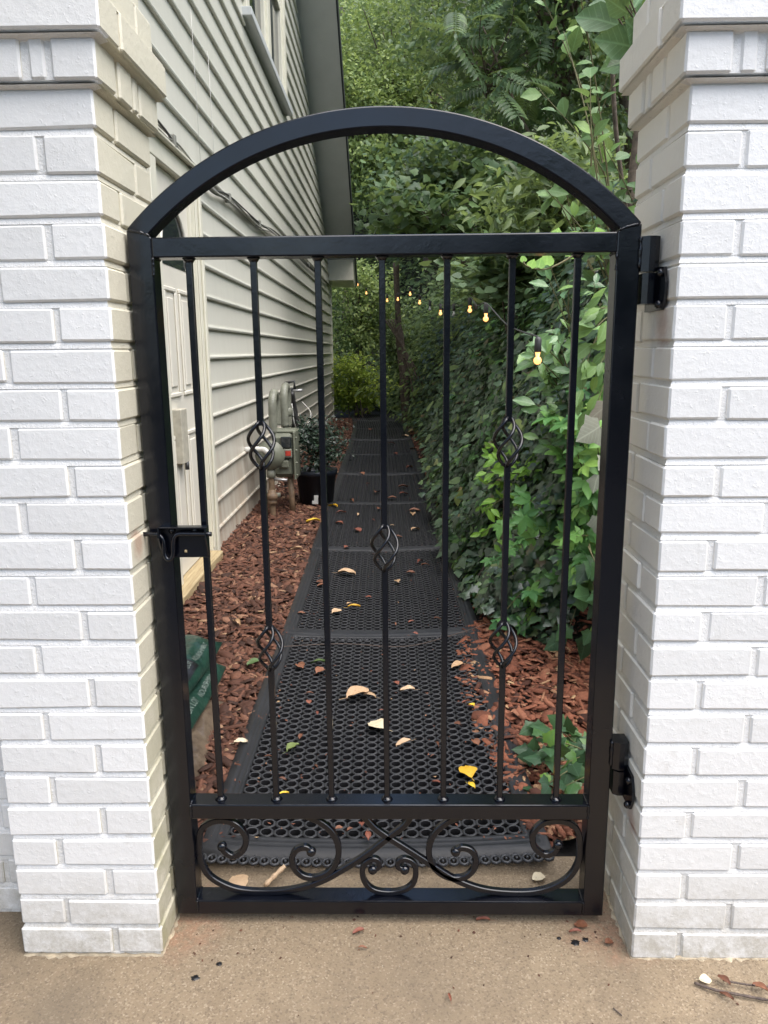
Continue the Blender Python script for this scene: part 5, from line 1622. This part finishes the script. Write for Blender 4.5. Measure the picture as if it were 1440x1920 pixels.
fallen(1362, 1868, 26, 'long', 'brown', 'dark brown curl under the thicker twig', 'leaves by the twig', .008)
fallen(1425, 1852, 28, 'curl', 'brown', 'dark brown leaf at the picture edge by the twigs', 'leaves by the twig', .012)
db = MB()
for _ in range(150):
    x, y = R_(-.46, .44), R_(-.10, .06) if random.random() < .6 else R_(-.55, .0)
    if random.random() < .25: x = R_(-.9, .75); y = R_(-.14, -.6)
    a, q = R_(0, 6.28), R_(.0012, .0042)
    db.add([(x + q * math.cos(a + k * 1.57) * (1 if k % 2 else .4), y + q * math.sin(a + k * 1.57), R_(.0008, .003)) for k in range(4)], [(0, 1, 2, 3)])
o = db.build('litter_crumbs', M['mulch_shaded'])
tag(o, 'tiny crumbs of bark and leaf litter scattered on the concrete', kind='stuff')
mb_ = MB()
for _ in range(900):
    y = .24 + 9.5 * random.random() ** 1.7
    e_ = random.random()
    x = float(mat_x(np.array(y))) + (R_(-.40, .40) if e_ < .45 else (.40 - abs(random.gauss(0, .07)) if e_ < .8 else -.40 + abs(random.gauss(0, .05))))
    xc = x - float(mat_x(np.array(y)))
    z = .0265 + .016 * (xc / .42) ** 2 + R_(0, .004)
    a, q = R_(0, 6.28), R_(.0015, .0075)
    mb_.add([(x + q * math.cos(a + k * 1.57) * (1 if k % 2 else .38), y + q * math.sin(a + k * 1.57) * (1 if k % 2 else .38), z + R_(-.001, .002)) for k in range(4)], [(0, 1, 2, 3)])
o = mb_.build('leaf_crumbs', M['mulch'])
tag(o, 'crumbled bark and leaf bits strewn over the rubber mats', kind='stuff')
stick = MB().tube(spline([px_ground(497, 1660, .012), px_ground(515, 1642, .02), px_ground(534, 1624, .03)], 5), [.0045 + .001 * (i % 3) for i in range(11)], 7).build('stick', M['dryleaf']['tan'])
tag(stick, 'pale brown stick lying against the front edge of the nearest mat', 'stick')
tw = MB().tube(spline([px_ground(1302, 1843, .006), px_ground(1340, 1856, .008), px_ground(1390, 1866, .007), px_ground(1450, 1877, .007), px_ground(1500, 1885, .006)], 5), [.0022 + .0007 * (i % 2) for i in range(21)], 7).build('twig', M['twig'])
tag(tw, 'thicker grey twig on the concrete in front of the right pillar', 'twig', 'twigs by the right pillar')
tw = MB().tube(spline([px_ground(1355, 1838, .010), px_ground(1400, 1846, .010), px_ground(1450, 1851, .009), px_ground(1500, 1858, .008)], 5), [.0019] * 16, 7).build('twig', M['twig'])
tag(tw, 'thinner grey twig lying just behind the thicker one', 'twig', 'twigs by the right pillar')
tw = MB().tube(spline([px_ground(1150, 1890, .003), px_ground(1166, 1904, .003)], 4), .0013, 6).build('twig', M['twig'])
tag(tw, 'short dark twig alone on the concrete left of the right pillar', 'twig')
tw = MB().tube(spline([px_ground(520, 1213, .05), px_ground(640, 1207, .045), px_ground(760, 1212, .04), px_ground(850, 1190, .05), px_ground(930, 1165, .06)], 5), .0016, 5).build('stem', M['twig'])
tag(tw, 'thin bare creeper runner lying across the seam of the nearest mat', 'vine')
# paint drips: flat splats on the paving
def splat(u, v, px, label):
    p = px_ground(u, v, 0)
    s = px * ((p - CAM).dot(_F)) / FPX / 2
    k = 18
    rim = [(p.x + s * (1 + .45 * math.sin(i * 2.3 + u) * R_(.3, 1)) * math.cos(2 * math.pi * i / k), p.y + s * .9 * (1 + .4 * math.cos(i * 3.1 + v) * R_(.3, 1)) * math.sin(2 * math.pi * i / k)) for i in range(k)]
    V = [(x, y, .0008) for x, y in rim] + [(p.x + (x - p.x) * .7, p.y + (y - p.y) * .7, .0024) for x, y in rim] + [(p.x, p.y, .0026)]
    Fs = [(i, (i + 1) % k, k + (i + 1) % k, k + i) for i in range(k)] + [(k + i, k + (i + 1) % k, 2 * k) for i in range(k)]
    tag(MB().add(V, Fs, True).build('paint_spot', M['tar']), label, 'paint spot', 'black paint spots on the concrete')
splat(411, 1808, 11, 'small black paint spot left of centre, the one nearer the gate')
splat(366, 1834, 15, 'black paint spot left, the one farther from the gate')
splat(1079, 1768, 17, 'largest black paint spot near the foot of the hinge post')
splat(1098, 1763, 12, 'black paint spot just right of the largest one near the hinge post')
splat(1048, 1760, 8, 'tiny black paint spot left of the largest one near the hinge post')

# ---------------------------------------------------------------- string lights
sl_ = empty('string_lights', (0.2, 7.5, 1.75), 'string of round warm bulbs hung from the eave across the ivy', 'string lights')
bl = [(-0.727, 13.10, 2.396, 1), (-0.489, 11.059, 2.098, 1), (-0.14, 9.487, 1.88, 1), (0.007, 8.974, 1.86, 1), (0.158, 8.265, 1.875, 1), (0.248, 7.313, 1.715, 1), (0.326, 6.473, 1.601, 0), (0.393, 5.742, 1.524, 1), (0.462, 5.019, 1.48, 0), (0.498, 3.993, 1.46, 1), (0.491, 2.95, 1.36, 1), (0.520, 1.485, 1.150, 1)]
wp = []
for i, (x, y, z, on) in enumerate(bl):
    wp.append((x, y, z + .085))
    if i + 1 < len(bl):
        a, b = bl[i], bl[i + 1]
        wp.append(((a[0] + b[0]) / 2, (a[1] + b[1]) / 2, (a[2] + b[2]) / 2 + .05))
MB().tube(spline(wp, 4), .0035, 5).build('wire', M['wire_dark'], sl_)
for (x, y, z, on) in bl:
    s = MB().lathe([(.010, .030), (.013, .032), (.013, .075), (.008, .085)], (x, y, z), 'z', 10).build('socket', M['wire_dark'], sl_)
    r = .0150
    prof = [(max(.002, r * math.cos(a)), r * math.sin(a)) for a in np.linspace(-math.pi / 2, math.pi / 2 * .72, 9)] + [(.010, .031)]
    b = MB().lathe(prof, (x, y, z), 'z', 14).build('bulb', M['bulb_on'] if on else M['bulb_off'], sl_)
    b['label'] = 'lit warm bulb' if on else 'unlit clear bulb'

# ---------------------------------------------------------------- woodland behind the camera, added to cut front light and gate reflections
m_ = 5200
Pw = np.stack([rng.uniform(-3, 14, m_), -9 + rng.normal(size=m_) * .8, rng.random(m_) ** .8 * 6.5], -1)
Pw[:, 2] *= (.75 + .25 * np.sin(Pw[:, 0] * 1.3)) * np.interp(Pw[:, 0], [-3, 1.5, 4], [.42, .5, 1.0])
wd = scatter('unseen_tree_screen', T_oval(.3), Pw, rv(m_) + np.array([0, .5, .5]), rv(m_) + np.array([0, 0, -.5]), rng.uniform(.35, .6, m_), M['tree_dark'])
tag(wd, 'added row of dark trees behind the camera, cutting front light', kind='stuff')
